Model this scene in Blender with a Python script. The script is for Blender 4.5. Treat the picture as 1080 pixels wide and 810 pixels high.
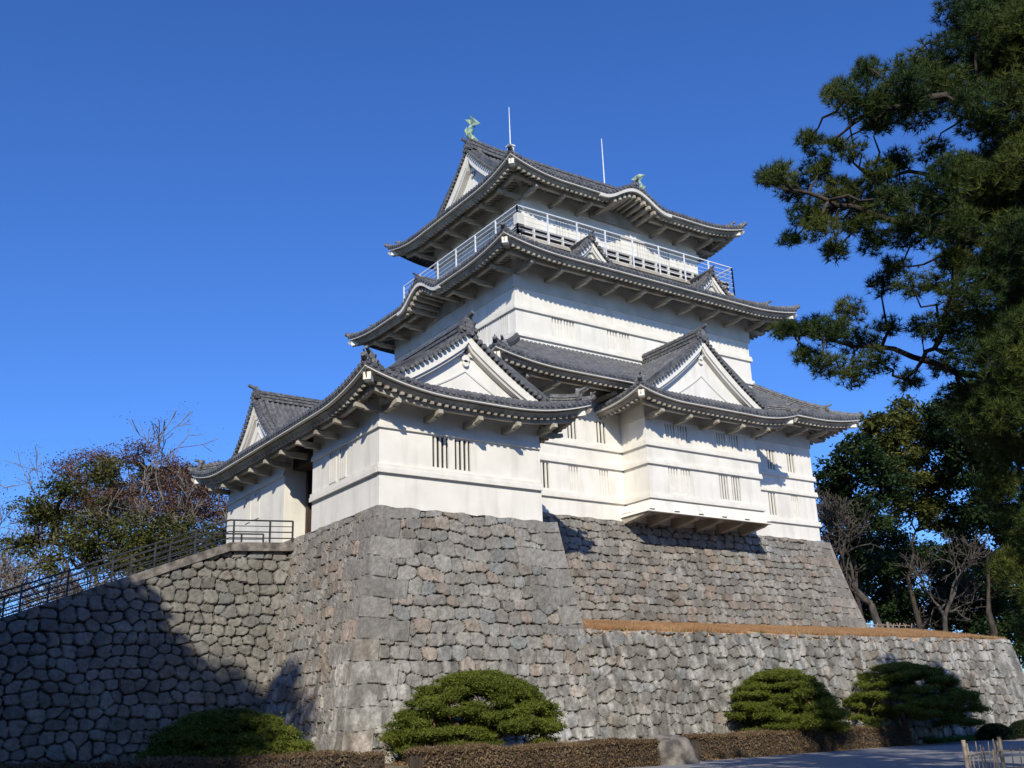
import bpy, math, random
import numpy as np
from mathutils import Vector, Matrix
R = math.radians
# ------------------------------------------------------------------ camera, world, sun, exposure
scene = bpy.context.scene
for o in list(bpy.data.objects): bpy.data.objects.remove(o)
COL = scene.collection
F_PX, PITCH, ROLL, PSI = 1113.6, R(18.22), R(2.06), R(34.94)
cam = bpy.data.cameras.new("camera"); camo = bpy.data.objects.new("camera", cam); COL.objects.link(camo)
cam.sensor_width = 36; cam.lens = F_PX / 1080 * 36; cam.clip_start = .1; cam.clip_end = 3000
def ray(u, v):
    u, v = u - 540, 405 - v
    cr, sr = math.cos(ROLL), math.sin(ROLL)
    u, v = u*cr + v*sr, -u*sr + v*cr
    r, t = u/F_PX, v/F_PX
    cp, sp = math.cos(PITCH), math.sin(PITCH)
    fw, z = cp - t*sp, sp + t*cp
    c, s = math.cos(PSI), math.sin(PSI)
    return Vector((r*c + fw*s, -r*s + fw*c, z))
_f = ray(540, 405); _r = (ray(541, 405) - _f).normalized(); _u = (ray(540, 404) - _f).normalized()
camo.matrix_world = Matrix(((_r.x, _u.x, -_f.x, 0), (_r.y, _u.y, -_f.y, 0), (_r.z, _u.z, -_f.z, 0), (0, 0, 0, 1)))
scene.camera = camo
SUN_EL, SUN_AZ = R(30.0), R(36.5)          # azimuth: from -Y towards -X
world = bpy.data.worlds.new("World"); scene.world = world; world.use_nodes = True
wn = world.node_tree; wn.nodes.clear()
sky = wn.nodes.new('ShaderNodeTexSky'); sky.sky_type = 'NISHITA'; sky.sun_disc = False
sky.sun_elevation = SUN_EL; sky.sun_rotation = math.pi + SUN_AZ
sky.air_density = 1.0; sky.dust_density = 0.25; sky.ozone_density = 4.0; sky.altitude = 0
bg = wn.nodes.new('ShaderNodeBackground'); bg.inputs[1].default_value = 0.107
wo = wn.nodes.new('ShaderNodeOutputWorld')
hsv = wn.nodes.new('ShaderNodeHueSaturation'); hsv.inputs['Saturation'].default_value = 1.08
tint = wn.nodes.new('ShaderNodeMix'); tint.data_type = 'RGBA'; tint.blend_type = 'MULTIPLY'; tint.inputs[0].default_value = 1; tint.inputs[7].default_value = (.60, .88, 1.40, 1)
wn.links.new(sky.outputs[0], hsv.inputs['Color']); wn.links.new(hsv.outputs[0], tint.inputs[6]); wn.links.new(tint.outputs[2], bg.inputs[0]); wn.links.new(bg.outputs[0], wo.inputs[0])
sl = bpy.data.lights.new("sun", 'SUN'); sl.energy = 4.2; sl.angle = R(.53); sl.color = (1, .93, .79)
slo = bpy.data.objects.new("sun", sl); COL.objects.link(slo)
_sd = Vector((math.sin(SUN_AZ)*math.cos(SUN_EL), math.cos(SUN_AZ)*math.cos(SUN_EL), -math.sin(SUN_EL)))
slo.rotation_euler = _sd.to_track_quat('-Z', 'Y').to_euler(); slo.location = (-40, -50, 60)
scene.view_settings.view_transform = 'Standard'; scene.view_settings.look = 'None'
scene.view_settings.gamma = 1; scene.view_settings.use_curve_mapping = False
scene.view_settings.exposure = 0.2
scene.cycles.max_bounces = 6; scene.cycles.diffuse_bounces = 3
GZ = -1.35                                   # level of the gravel square (camera eye is z = 0)

# ------------------------------------------------------------------ helpers
class MB:
    def __init__(s): s.v = []; s.q = []; s.t = []; s.n = 0; s.c = []
    def add(s, v, q=None, t=None, c=None):
        v = np.asarray(v, float).reshape(-1, 3)
        if q is not None and len(q): s.q.append(np.asarray(q, int).reshape(-1, 4) + s.n)
        if t is not None and len(t): s.t.append(np.asarray(t, int).reshape(-1, 3) + s.n)
        s.v.append(v); s.n += len(v)
        if c is not None: s.c.append(c)
    def hexa(s, p):      # 8 corners: bottom 4 ccw, top 4 ccw
        s.add(p, q=[(0,3,2,1),(4,5,6,7),(0,1,5,4),(1,2,6,5),(2,3,7,6),(3,0,4,7)])
    def box(s, x0, x1, y0, y1, z0, z1):
        s.hexa([(x0,y0,z0),(x1,y0,z0),(x1,y1,z0),(x0,y1,z0),(x0,y0,z1),(x1,y0,z1),(x1,y1,z1),(x0,y1,z1)])
    def bar(s, a, b, w, h, up=(0,0,1)):
        a, b = Vector(a), Vector(b); d = (b-a).normalized(); side = d.cross(Vector(up))
        if side.length < 1e-4: side = d.cross(Vector((0,1,0)))
        side.normalize(); u = side.cross(d).normalized(); x = side*w/2; y = u*h/2
        s.hexa([a-x-y, a+x-y, b+x-y, b-x-y, a-x+y, a+x+y, b+x+y, b-x+y])
    def grid(s, P, c=None, skip=None):
        m, n = P.shape[:2]
        i = np.arange(m*n).reshape(m, n)
        q = np.stack([i[:-1,:-1], i[1:,:-1], i[1:,1:], i[:-1,1:]], -1).reshape(-1, 4)
        if skip is not None: q = q[~skip.reshape(-1)]
        s.add(P.reshape(-1, 3), q=q, c=None if c is None else c.reshape(-1, 4))
    def tube(s, pts, rad, n=6, caps=True):
        pts = np.asarray(pts, float); m = len(pts)
        rad = np.broadcast_to(np.asarray(rad, float), (m,))
        d = np.gradient(pts, axis=0) if m > 1 else np.array([[0,0,1.]])
        d /= np.linalg.norm(d, axis=1)[:, None] + 1e-9
        ref = np.tile(np.array([.13, .27, .95]), (m, 1)); ref[np.abs(d @ ref[0]) > .95] = (1, 0, .1)
        a = np.cross(d, ref); a /= np.linalg.norm(a, axis=1)[:, None] + 1e-9; b = np.cross(d, a)
        th = np.arange(n)*2*math.pi/n
        V = pts[:, None] + rad[:, None, None]*(a[:, None]*np.cos(th)[None, :, None] + b[:, None]*np.sin(th)[None, :, None])
        i = np.arange(m*n).reshape(m, n); j = np.roll(i, -1, 1)
        q = np.stack([i[:-1], j[:-1], j[1:], i[1:]], -1).reshape(-1, 4)
        t = []
        if caps:
            for k in range(1, n-1): t += [(0, k+1, k), ((m-1)*n, (m-1)*n+k, (m-1)*n+k+1)]
        s.add(V, q=q, t=t)
    def cyl(s, c, ax, r, l, n=10):
        c = np.array(c, float); ax = np.array(ax, float); ax /= np.linalg.norm(ax)
        s.tube([c-ax*l/2, c+ax*l/2], [r, r], n)
    def poly_prism(s, pts, d):   # planar polygon pts extruded by vector d
        k = len(pts); P = np.array(pts, float); Q = P + np.array(d, float)
        c0, c1 = P.mean(0), Q.mean(0)
        V = np.concatenate([P, Q, [c0], [c1]]); t = []; q = []
        for i in range(k):
            j = (i+1) % k
            t += [(2*k, j, i), (2*k+1, k+i, k+j)]; q.append((i, j, k+j, k+i))
        s.add(V, q=q, t=t)
    def strip_prism(s, A, B, d):  # band between polylines A and B extruded by d
        A = np.array(A, float); B = np.array(B, float); d = np.array(d, float); m = len(A)
        for i in range(m-1):
            s.hexa([A[i], A[i+1], A[i+1]+d, A[i]+d, B[i], B[i+1], B[i+1]+d, B[i]+d])
    def build(s, name, mat, parent=None, smooth=False, loc=None):
        me = bpy.data.meshes.new(name)
        V = np.concatenate(s.v) if s.v else np.zeros((0, 3))
        if loc is not None: V = V - np.array(loc)
        q = np.concatenate(s.q) if s.q else np.zeros((0, 4), int)
        t = np.concatenate(s.t) if s.t else np.zeros((0, 3), int)
        me.vertices.add(len(V)); me.vertices.foreach_set('co', V.astype(np.float32).ravel())
        me.loops.add(q.size + t.size); me.loops.foreach_set('vertex_index', np.concatenate([q.ravel(), t.ravel()]).astype(np.int32))
        me.polygons.add(len(q) + len(t))
        me.polygons.foreach_set('loop_start', np.concatenate([np.arange(len(q))*4, q.size + np.arange(len(t))*3]).astype(np.int32))
        me.polygons.foreach_set('use_smooth', np.full(len(q)+len(t), smooth, bool))
        me.update(calc_edges=True); me.validate()
        if s.c:
            C = np.concatenate(s.c); at = me.color_attributes.new('Col', 'FLOAT_COLOR', 'POINT')
            at.data.foreach_set('color', C.astype(np.float32).ravel())
        me.materials.append(mat)
        o = bpy.data.objects.new(name, me); COL.objects.link(o)
        if loc is not None: o.location = loc
        if parent is not None:
            while parent.parent is not None and parent.parent.parent is not None: parent = parent.parent
            o.parent = parent
        return o
def tag(o, label=None, cat=None, group=None, kind=None):
    if label: o['label'] = label
    if cat: o['category'] = cat
    if group: o['group'] = group
    if kind: o['kind'] = kind
    return o
def empty(name, loc, label, cat, group=None):
    o = bpy.data.objects.new(name, None); COL.objects.link(o); o.location = loc; o.empty_display_size = .5
    return tag(o, label, cat, group)
def attach(o, p):        # parent o to p keeping world coordinates
    o.parent = p; o.location = o.location - p.location; return o

# ------------------------------------------------------------------ materials
def new_mat(name):
    m = bpy.data.materials.new(name); m.use_nodes = True; nt = m.node_tree
    return m, nt, nt.nodes['Principled BSDF']
def N(nt, typ, **kw):
    n = nt.nodes.new(typ)
    for k, v in kw.items():
        if k in n.inputs: n.inputs[k].default_value = v
        else: setattr(n, k, v)
    return n
def noise_mat(name, c1, c2, scale, rough=.8, bump=.0, bscale=None, stretch=None, detail=6, lo=.35, hi=.65, dirt=None):
    m, nt, b = new_mat(name); L = nt.links
    tc = N(nt, 'ShaderNodeTexCoord'); src = tc.outputs['Object']
    mp = N(nt, 'ShaderNodeMapping'); mp.inputs['Scale'].default_value = stretch or (1, 1, 1); L.new(src, mp.inputs[0])
    nz = N(nt, 'ShaderNodeTexNoise'); nz.inputs['Scale'].default_value = scale; nz.inputs['Detail'].default_value = detail
    L.new(mp.outputs[0], nz.inputs['Vector'])
    cr = N(nt, 'ShaderNodeValToRGB'); cr.color_ramp.elements[0].position = lo; cr.color_ramp.elements[1].position = hi
    cr.color_ramp.elements[0].color = (*c1, 1); cr.color_ramp.elements[1].color = (*c2, 1)
    L.new(nz.outputs[0], cr.inputs[0]); out = cr.outputs[0]
    if dirt:   # (colour, scale, stretch, lo, hi, amount)
        mp2 = N(nt, 'ShaderNodeMapping'); mp2.inputs['Scale'].default_value = dirt[2]; L.new(src, mp2.inputs[0])
        n2 = N(nt, 'ShaderNodeTexNoise'); n2.inputs['Scale'].default_value = dirt[1]; n2.inputs['Detail'].default_value = 5
        L.new(mp2.outputs[0], n2.inputs['Vector'])
        mr = N(nt, 'ShaderNodeMapRange'); mr.inputs[1].default_value = dirt[3]; mr.inputs[2].default_value = dirt[4]; mr.inputs[4].default_value = dirt[5]
        L.new(n2.outputs[0], mr.inputs[0])
        mx = N(nt, 'ShaderNodeMix', data_type='RGBA'); L.new(mr.outputs[0], mx.inputs[0]); L.new(out, mx.inputs[6]); mx.inputs[7].default_value = (*dirt[0], 1)
        out = mx.outputs[2]
    L.new(out, b.inputs['Base Color']); b.inputs['Roughness'].default_value = rough
    if bump:
        n3 = N(nt, 'ShaderNodeTexNoise'); n3.inputs['Scale'].default_value = bscale or scale*4; n3.inputs['Detail'].default_value = 6
        L.new(mp.outputs[0], n3.inputs['Vector'])
        bp = N(nt, 'ShaderNodeBump'); bp.inputs['Strength'].default_value = bump; bp.inputs['Distance'].default_value = .05
        L.new(n3.outputs[0], bp.inputs['Height']); L.new(bp.outputs[0], b.inputs['Normal'])
    return m
def leaf_mat(name, cols, rough=.6, trans=.25):
    m, nt, b = new_mat(name); L = nt.links
    g = N(nt, 'ShaderNodeNewGeometry'); tc = N(nt, 'ShaderNodeTexCoord')
    nz = N(nt, 'ShaderNodeTexNoise'); nz.inputs['Scale'].default_value = .55; nz.inputs['Detail'].default_value = 3
    L.new(tc.outputs['Object'], nz.inputs['Vector'])
    ad = N(nt, 'ShaderNodeMath', operation='MULTIPLY_ADD'); ad.inputs[1].default_value = 1.5; ad.inputs[2].default_value = -.55
    L.new(nz.outputs[0], ad.inputs[0])
    a2 = N(nt, 'ShaderNodeMath', operation='MULTIPLY_ADD'); a2.inputs[1].default_value = .55; L.new(g.outputs['Random Per Island'], a2.inputs[0]); L.new(ad.outputs[0], a2.inputs[2])
    cr = N(nt, 'ShaderNodeValToRGB'); e = cr.color_ramp.elements
    e[0].position = .05; e[0].color = (*cols[0], 1); e[1].position = .95; e[1].color = (*cols[-1], 1)
    for k, c in enumerate(cols[1:-1]):
        x = e.new(.05 + .9*(k+1)/(len(cols)-1)); x.color = (*c, 1)
    L.new(a2.outputs[0], cr.inputs[0]); L.new(cr.outputs[0], b.inputs['Base Color']); b.inputs['Roughness'].default_value = rough
    b.inputs['Specular IOR Level'].default_value = .25
    tr = N(nt, 'ShaderNodeBsdfTranslucent'); L.new(cr.outputs[0], tr.inputs[0])
    mx = N(nt, 'ShaderNodeMixShader'); mx.inputs[0].default_value = trans
    L.new(b.outputs[0], mx.inputs[1]); L.new(tr.outputs[0], mx.inputs[2]); L.new(mx.outputs[0], nt.nodes['Material Output'].inputs[0])
    return m
def attr_mat(name, rough=.9, bump=.5):
    m, nt, b = new_mat(name); L = nt.links
    at = N(nt, 'ShaderNodeAttribute'); at.attribute_name = 'Col'
    tc = N(nt, 'ShaderNodeTexCoord')
    nz = N(nt, 'ShaderNodeTexNoise'); nz.inputs['Scale'].default_value = 5; nz.inputs['Detail'].default_value = 8; nz.inputs['Roughness'].default_value = .65
    L.new(tc.outputs['Object'], nz.inputs['Vector'])
    cr = N(nt, 'ShaderNodeValToRGB'); e = cr.color_ramp.elements
    e[0].position = .3; e[0].color = (.68, .68, .68, 1); e[1].position = .7; e[1].color = (1.28, 1.27, 1.25, 1)
    L.new(nz.outputs[0], cr.inputs[0])
    mx = N(nt, 'ShaderNodeMix', data_type='RGBA', blend_type='MULTIPLY'); mx.inputs[0].default_value = 1
    L.new(at.outputs['Color'], mx.inputs[6]); L.new(cr.outputs[0], mx.inputs[7])
    L.new(mx.outputs[2], b.inputs['Base Color']); b.inputs['Roughness'].default_value = rough
    b.inputs['Specular IOR Level'].default_value = .25
    n3 = N(nt, 'ShaderNodeTexNoise'); n3.inputs['Scale'].default_value = 14; n3.inputs['Detail'].default_value = 7; L.new(tc.outputs['Object'], n3.inputs['Vector'])
    bp = N(nt, 'ShaderNodeBump'); bp.inputs['Strength'].default_value = bump; bp.inputs['Distance'].default_value = .04
    L.new(n3.outputs[0], bp.inputs['Height']); L.new(bp.outputs[0], b.inputs['Normal'])
    return m
M = {}
M['plaster'] = noise_mat('white_plaster', (.74,.71,.63), (.83,.80,.725), .8, .75, .08, 9, dirt=((.46,.43,.37), 1.8, (1,1,.14), .52, .8, .5))
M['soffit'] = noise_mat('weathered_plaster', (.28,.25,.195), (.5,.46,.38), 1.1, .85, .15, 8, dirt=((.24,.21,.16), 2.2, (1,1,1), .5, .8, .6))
M['trim'] = noise_mat('trim_plaster', (.72,.69,.61), (.81,.78,.7), 2, .7)
M['frieze'] = noise_mat('frieze_plaster', (.55,.53,.48), (.66,.64,.58), .9, .75, .05, 8)  # greyed to stand in for shade at the wall tops; trims share it
M['tile'] = noise_mat('roof_tile', (.06,.062,.068), (.17,.17,.175), 2.3, .55, .25, 12, lo=.3, hi=.75, dirt=((.27,.26,.24), 6, (1,1,1), .58, .78, .6))
M['ridge'] = noise_mat('ridge_tile', (.055,.055,.06), (.15,.15,.15), 5, .6, .4, 14, dirt=((.36,.35,.33), 9, (1,1,1), .55, .7, .55))
M['dark'] = noise_mat('dark_opening', (.012,.012,.013), (.03,.028,.026), 3, .8)
M['wood'] = noise_mat('dark_wood', (.035,.02,.014), (.075,.045,.03), 3, .7, .2, 10, stretch=(1,1,.2))
M['wall_stone'] = attr_mat('castle_stone')
M['metal'] = noise_mat('pale_metal', (.62,.64,.66), (.75,.77,.78), 3, .4)
M['darkmetal'] = noise_mat('dark_railing', (.02,.022,.025), (.05,.05,.055), 3, .5)
M['copper'] = noise_mat('verdigris_bronze', (.12,.25,.2), (.42,.5,.36), 6, .5, .3, 12)
M['gravel'] = noise_mat('grey_gravel', (.2,.2,.21), (.33,.33,.33), 30, .95, .5, 60, dirt=((.3,.28,.25), .5, (1,1,1), .45, .7, .6))
M['soil'] = noise_mat('soil', (.12,.095,.06), (.26,.2,.12), 1.5, .95, .5, 20, dirt=((.07,.1,.03), .8, (1,1,1), .5, .65, .8))
M['drygrass'] = noise_mat('dry_grass', (.40,.23,.12), (.58,.36,.2), 3.5, .95, .5, 30, dirt=((.16,.2,.07), .35, (1,1,1), .6, .75, .7))
M['bark'] = noise_mat('bark', (.02,.016,.013), (.08,.06,.045), 5, .9, .7, 12, stretch=(1,1,.3))
M['greybark'] = noise_mat('grey_bark', (.035,.028,.024), (.10,.085,.07), 4, .9, .6, 12, stretch=(1,1,.3))
M['palebark'] = noise_mat('pale_bark', (.12,.1,.085), (.26,.23,.2), 4, .9, .6, 12, stretch=(1,1,.3))
M['redbark'] = noise_mat('red_bark', (.08,.04,.025), (.22,.13,.08), 5, .9, .7, 12, stretch=(1,1,.3))
M['pine'] = leaf_mat('pine_needles', [(.014,.034,.016), (.035,.07,.02), (.09,.125,.024), (.17,.17,.035)], trans=.35)
M['garden_pine'] = leaf_mat('garden_pine_needles', [(.05,.07,.01), (.125,.155,.02), (.2,.22,.035)])
M['ever'] = leaf_mat('evergreen_leaves', [(.01,.024,.01), (.025,.05,.015), (.06,.085,.02)])
M['olive'] = leaf_mat('olive_leaves', [(.03,.042,.012), (.085,.095,.02), (.17,.16,.035)])
M['reddish'] = leaf_mat('reddish_leaves', [(.08,.042,.032), (.18,.095,.065), (.26,.17,.11)])
M['hedge'] = leaf_mat('winter_hedge_leaves', [(.08,.055,.03), (.15,.1,.055), (.22,.155,.09)], trans=.1)
M['bush'] = leaf_mat('bush_leaves', [(.01,.022,.008), (.03,.05,.014)])
M['grass'] = leaf_mat('grass_blades', [(.05,.12,.03), (.12,.24,.06)])
M['strawgrass'] = leaf_mat('straw_blades', [(.32,.18,.09), (.54,.35,.19)])
M['bamboo'] = noise_mat('old_bamboo', (.16,.125,.095), (.34,.28,.22), 8, .6, .1, 20)
M['rock'] = noise_mat('boulder_stone', (.08,.07,.062), (.26,.235,.205), 2.5, .9, .8, 8)

# ------------------------------------------------------------------ noise in numpy
def hsh(a, b, s):
    a = a.astype(np.int64); b = b.astype(np.int64)
    h = (a*374761393 + b*668265263 + s*974634777) & 0xffffffff
    h = ((h ^ (h >> 13))*1274126177) & 0xffffffff
    h = ((h ^ (h >> 16))*2246822519) & 0xffffffff
    return ((h ^ (h >> 15)) & 0xffffff)/float(0x1000000)
def vn(x, y, s=0):
    xi, yi = np.floor(x), np.floor(y); fx, fy = x-xi, y-yi
    fx = fx*fx*(3-2*fx); fy = fy*fy*(3-2*fy)
    a, b, c, d = hsh(xi, yi, s), hsh(xi+1, yi, s), hsh(xi, yi+1, s), hsh(xi+1, yi+1, s)
    return a + (b-a)*fx + (c-a)*fy + (a-b-c+d)*fx*fy
def fbm(x, y, s=0, o=4):
    r = 0; a = .5
    for k in range(o): r = r + a*vn(x*2**k, y*2**k, s+k*17); a *= .5
    return r/(1-.5**o)
def worley(x, y, cw, ch, seed, jit, p=2.6, warp=.25):
    x = x + warp*cw*(fbm(x/cw/1.7, y/ch/1.7, seed+5, 2)-.5)*2
    y = y + warp*ch*(fbm(x/cw/2.3+9, y/ch/2.3, seed+6, 2)-.5)*2.6
    gy = np.floor(y/ch); F1 = np.full(x.shape, 9.); F2 = F1.copy(); F3 = F1.copy()
    ida = np.zeros(x.shape); idb = np.zeros(x.shape)
    for dr in (-1, 0, 1):
        r = gy + dr; off = .5*(r % 2) + .3*hsh(r, r*0, seed+3); gx = np.floor(x/cw - off)
        for dc in (-2, -1, 0, 1, 2):
            c = gx + dc
            sx = (c + off + .5 + (hsh(r, c, seed)-.5)*jit*1.25)*cw; sy = (r + .5 + (hsh(r, c, seed+1)-.5)*jit*.75)*ch
            wgt = .82 + .36*hsh(r, c, seed+2)
            d = ((np.abs(x-sx)/cw)**p + (np.abs(y-sy)/ch)**p)**(1/p)*wgt
            m1 = d < F1; m2 = (~m1) & (d < F2); m3 = (~m1) & (~m2) & (d < F3)
            F3 = np.where(m1 | m2, F2, np.where(m3, d, F3)); F2 = np.where(m1, F1, np.where(m2, d, F2))
            ida = np.where(m1, r, ida); idb = np.where(m1, c, idb); F1 = np.where(m1, d, F1)
    s = (cw+ch)/2*.5
    return (F2-F1)*s, (F3-F1)*s, ida, idb
ZERO = lambda h: h*0.
def stone_face(mb, O, E, NO, W, zt, zb, fF, fL=ZERO, fR=ZERO, res=.06, seed=1, cw=.85, ch=.6, jit=.6, p=2.6, corner=(0, 0), tone=(.30,.285,.26), pink=.25, depth=.05, weather=None, warp=.25, rh=.82, par=0, rnd=.04, cz=-99, gw=.016):
    """battered dry-stone face; O top-left (x, y), E along, NO outward, zt(x) top, zb bottom; batter functions of depth below z0"""
    E = np.array(E, float); NO = np.array(NO, float); z0 = float(np.max(zt(np.linspace(0, W, 50))))
    H = z0 - zb; Lm = fL(np.array(H)); Rm = fR(np.array(H)); nu = int((W+Lm+Rm)/res)+1; nv = int(H/res)+1
    U, V = np.meshgrid(np.linspace(0, 1, nu), np.linspace(0, 1, nv), indexing='ij')
    x0 = U*W; top = zt(x0); Z = top + (zb-top)*V; h = z0 - Z
    l, r = fL(h), fR(h); X = -l + U*(W+l+r)
    e, e3, ia, ib = worley(X+50, Z+30, cw, ch, seed, jit, p, warp)
    rv = hsh(ia, ib, seed+11); rv2 = hsh(ia, ib, seed+12); rv3 = hsh(ia, ib, seed+13)
    for side in (0, 1):
        if not corner[side]: continue
        s = X + l if side == 0 else (W + r) - X
        zz = (Z + 40 + .05*np.sin(X*2.3+side))/rh; k = np.floor(zz); fz = zz-k
        Lk = np.where((k + side*par + (par if side == 0 else 0)) % 2 > .5, 2.25, 1.15)*(.85+.3*hsh(k, k*0+side, seed+21))
        m = (s < Lk) & ((Z > cz) | (side == 0)); ee = np.minimum(np.minimum(fz, 1-fz)*rh, Lk-s)
        e = np.where(m, ee, np.minimum(e, np.abs(s-Lk)+.0)); e3 = np.where(m, .3, e3)
        rv = np.where(m, hsh(k, k*0+7, seed+31), rv); rv2 = np.where(m, hsh(k, k*0+8, seed+32), rv2); rv3 = np.where(m, .5, rv3)
        cornermask = m if side == 0 or not corner[0] else (cornermask | m)
    if not (corner[0] or corner[1]): cornermask = np.zeros(e.shape, bool)
    en = e + .022*(fbm(X*7, Z*7, seed+40, 3)-.5)
    ew = np.where(cornermask, .03, rnd)
    prof = np.clip(en/ew, 0, 1); prof = 1-(1-prof)**2.2
    gap = np.clip(1-en/gw, 0, 1)*np.where(cornermask, .45, 1)
    chip = np.clip(1-e3/.07, 0, 1)*np.clip(1-en/.06, 0, 1)*np.where(cornermask, 0, 1)
    D = -depth*(1-prof) - .07*gap - .14*chip
    flat = np.where(cornermask, .25, 1.)
    D += flat*((rv-.5)*.09 + (rv2-.5)*.10*np.sin((X*1.3+rv3*6)) + .055*(fbm(X*2.2, Z*2.6, seed+50, 4)-.5)*2) + .02*(fbm(X*9, Z*9, seed+51, 3)-.5)*2
    ed = np.ones_like(D)
    if corner[0] or fL(np.array(1.)) > 0: ed = np.minimum(ed, np.clip((X+l)/.10, 0, 1))
    if corner[1] or fR(np.array(1.)) > 0: ed = np.minimum(ed, np.clip((W+r-X)/.10, 0, 1))
    D *= ed
    F = fF(h) + D
    P = np.zeros(U.shape+(3,)); P[..., 0] = O[0] + E[0]*X + NO[0]*F; P[..., 1] = O[1] + E[1]*X + NO[1]*F; P[..., 2] = Z
    base = np.array(tone); val = .80 + .40*rv2 + .12*(rv3-.5)
    C = base*val[..., None]
    pk = np.clip((rv-(1-pink))/pink, 0, 1)[..., None] if pink > 0 else 0
    C = C*(1 + pk*np.array((.18, .02, -.08)))
    bl = np.clip((rv3-.8)*5, 0, 1)[..., None]; C = C*(1 + bl*np.array((-.14, -.06, .02)))
    C = C*(.86+.28*fbm(X*1.1, Z*1.1, seed+60, 4))[..., None]
    lich = np.clip((fbm(X*.9+3, Z*.9, seed+61, 5)-.58)*6, 0, 1)[..., None]; C = C*(1-lich*.25) + lich*.25*np.array((.42,.42,.39))
    streak = np.clip((fbm(X*2.2, Z*.7, seed+62, 4)-.52)*5, 0, 1)
    if weather is not None:
        w = weather(X, Z)[..., None]
        C = C*(1-w*.32*streak[..., None]) + w*.34*np.clip((fbm(X*3.4, Z*1.6, seed+63, 5)-.46)*4, 0, 1)[..., None]*np.array((.6,.59,.56))
    dark = np.clip(gap*1.0 + chip*1.2, 0, 1)[..., None]*.76
    C = C*(1-dark) + dark*np.array((.022,.02,.017))
    CC = np.ones(U.shape+(4,)); CC[..., :3] = np.clip(C, 0, 1)
    mb.grid(P, CC)
def plain_quad(mb, pts, c):
    mb.add(pts, q=[(0,1,2,3)], c=np.tile(np.array([*c, 1.]), (4, 1)))

# ================================================================== GROUND
mb = MB()
xs = np.concatenate([[-900,-400,-150,-60], np.arange(-30, 90, .8), [110,160,400,900]]); ys = np.concatenate([[-900,-300,-80,-30], np.arange(-12, 40, .6), [45,60,90,160,400,1500]])
X, Y = np.meshgrid(xs, ys, indexing='ij')
def bank(X, Y):      # planting bed rises gently to the foot of the walls
    edge = 31.6 + (X-30.7)*.19
    t = np.clip((Y-edge)/4.5, 0, 1)
    return .45*t*t*(3-2*t)
Z = GZ - .03 + bank(X, Y) + .05*(fbm(X*.5, Y*.5, 3, 3)-.5)
mb.grid(np.stack([X, Y, Z], -1)); tag(mb.build('ground', M['soil'], smooth=True), kind='structure')
mb = MB()
X, Y = np.meshgrid(np.linspace(-30, 110, 140), np.linspace(0, 1, 30), indexing='ij')
YY = -40 + Y*(31.35 + (X-30.7)*.19 + 40) 
mb.grid(np.stack([X, YY, GZ + .035 + .012*fbm(X, YY, 4, 2) + 0*X], -1)); tag(mb.build('gravel_square', M['gravel']), kind='structure')

# ================================================================== STONE WALLS
def H(a, b=0., cap=None): return lambda h: a*h + b*h*h
AX0, AX1, AY0, AZ = 19.5, 27.67, 37.6, 8.8
fA, fAL, fAR = H(.15, .002), H(.255, -.003), (lambda h: .13*np.minimum(h, 4.7))
SX0, SX1 = 19.34, 28.42
mb = MB(); ZB = GZ-.2
stone_face(mb, (SX0, AY0-.08), (1,0), (0,-1), SX1-SX0, lambda x: AZ + .05 + .03*np.sin(x*5), ZB, fA, fAL, fAR, res=.045, seed=3, cw=.68, ch=.52, jit=.36, p=3.6, warp=.3, cz=4.1, corner=(1,1), weather=lambda X, Z: np.clip((4.2-Z)/3, 0, 1), tone=(.225,.215,.195))
stone_face(mb, (SX0, 52.0), (0,-1), (-1,0), 52.0-AY0+.08, lambda x: AZ + .05 + 0*x, ZB, fAL, ZERO, fA, res=.055, seed=7, cw=.66, ch=.5, jit=.5, corner=(0,1), par=1, weather=lambda X, Z: np.clip((5.0-Z)/3, 0, 1), tone=(.232,.215,.192), pink=.4, p=3, rnd=.05)
stone_face(mb, (SX1, AY0-.08), (0,1), (1,0), 8, lambda x: AZ + .05 + 0*x, ZB, fAR, fA, ZERO, res=.09, seed=9, corner=(1,0), par=1)
plain_quad(mb, [(SX0,AY0-.08,AZ),(SX1,AY0-.08,AZ),(SX1,46,AZ),(SX0,46,AZ)], (.25,.24,.22))
mb.build('stone_facing', M['wall_stone'], attach_p := empty('stone_base', (0,0,0), 'tall battered stone base of squared blocks under the low front turret', 'stone base'), smooth=False)
attach_p.location = (0,0,0)
KX0, KX1, KY0, KZ = 30.24, 53.63, 43.5, 10.67
fK = H(.19, .004)
kb = empty('stone_base', (0,0,0), 'battered stone base in flat courses under the main white keep, above the dry grass terrace', 'stone base')
mb = MB()
stone_face(mb, (27.0, KY0-.12), (1,0), (0,-1), 54.35-27.0, lambda x: KZ + .03*np.sin(x*4.1), 3.9, fK, ZERO, H(.15,.012), res=.05, seed=21, cw=.72, ch=.43, jit=.42, p=3.4, corner=(0,1), rh=.62, tone=(.2,.186,.163), pink=.35, warp=.2, depth=.06, rnd=.045, weather=lambda X, Z: .5*np.clip((Z-4)/9, 0, 1)*0+.35)
stone_face(mb, (54.35, KY0-.12), (0,1), (1,0), 20, lambda x: KZ + 0*x, 3.0, H(.15,.012), fK, ZERO, res=.12, seed=23, cw=.8, ch=.5, corner=(1,0), rh=.62, par=1)
plain_quad(mb, [(27,KY0-.12,KZ-.02),(54.35,KY0-.12,KZ-.02),(54.35,64,KZ-.02),(27,64,KZ-.02)], (.25,.24,.22))
mb.build('stone_facing', M['wall_stone'], kb)
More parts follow.
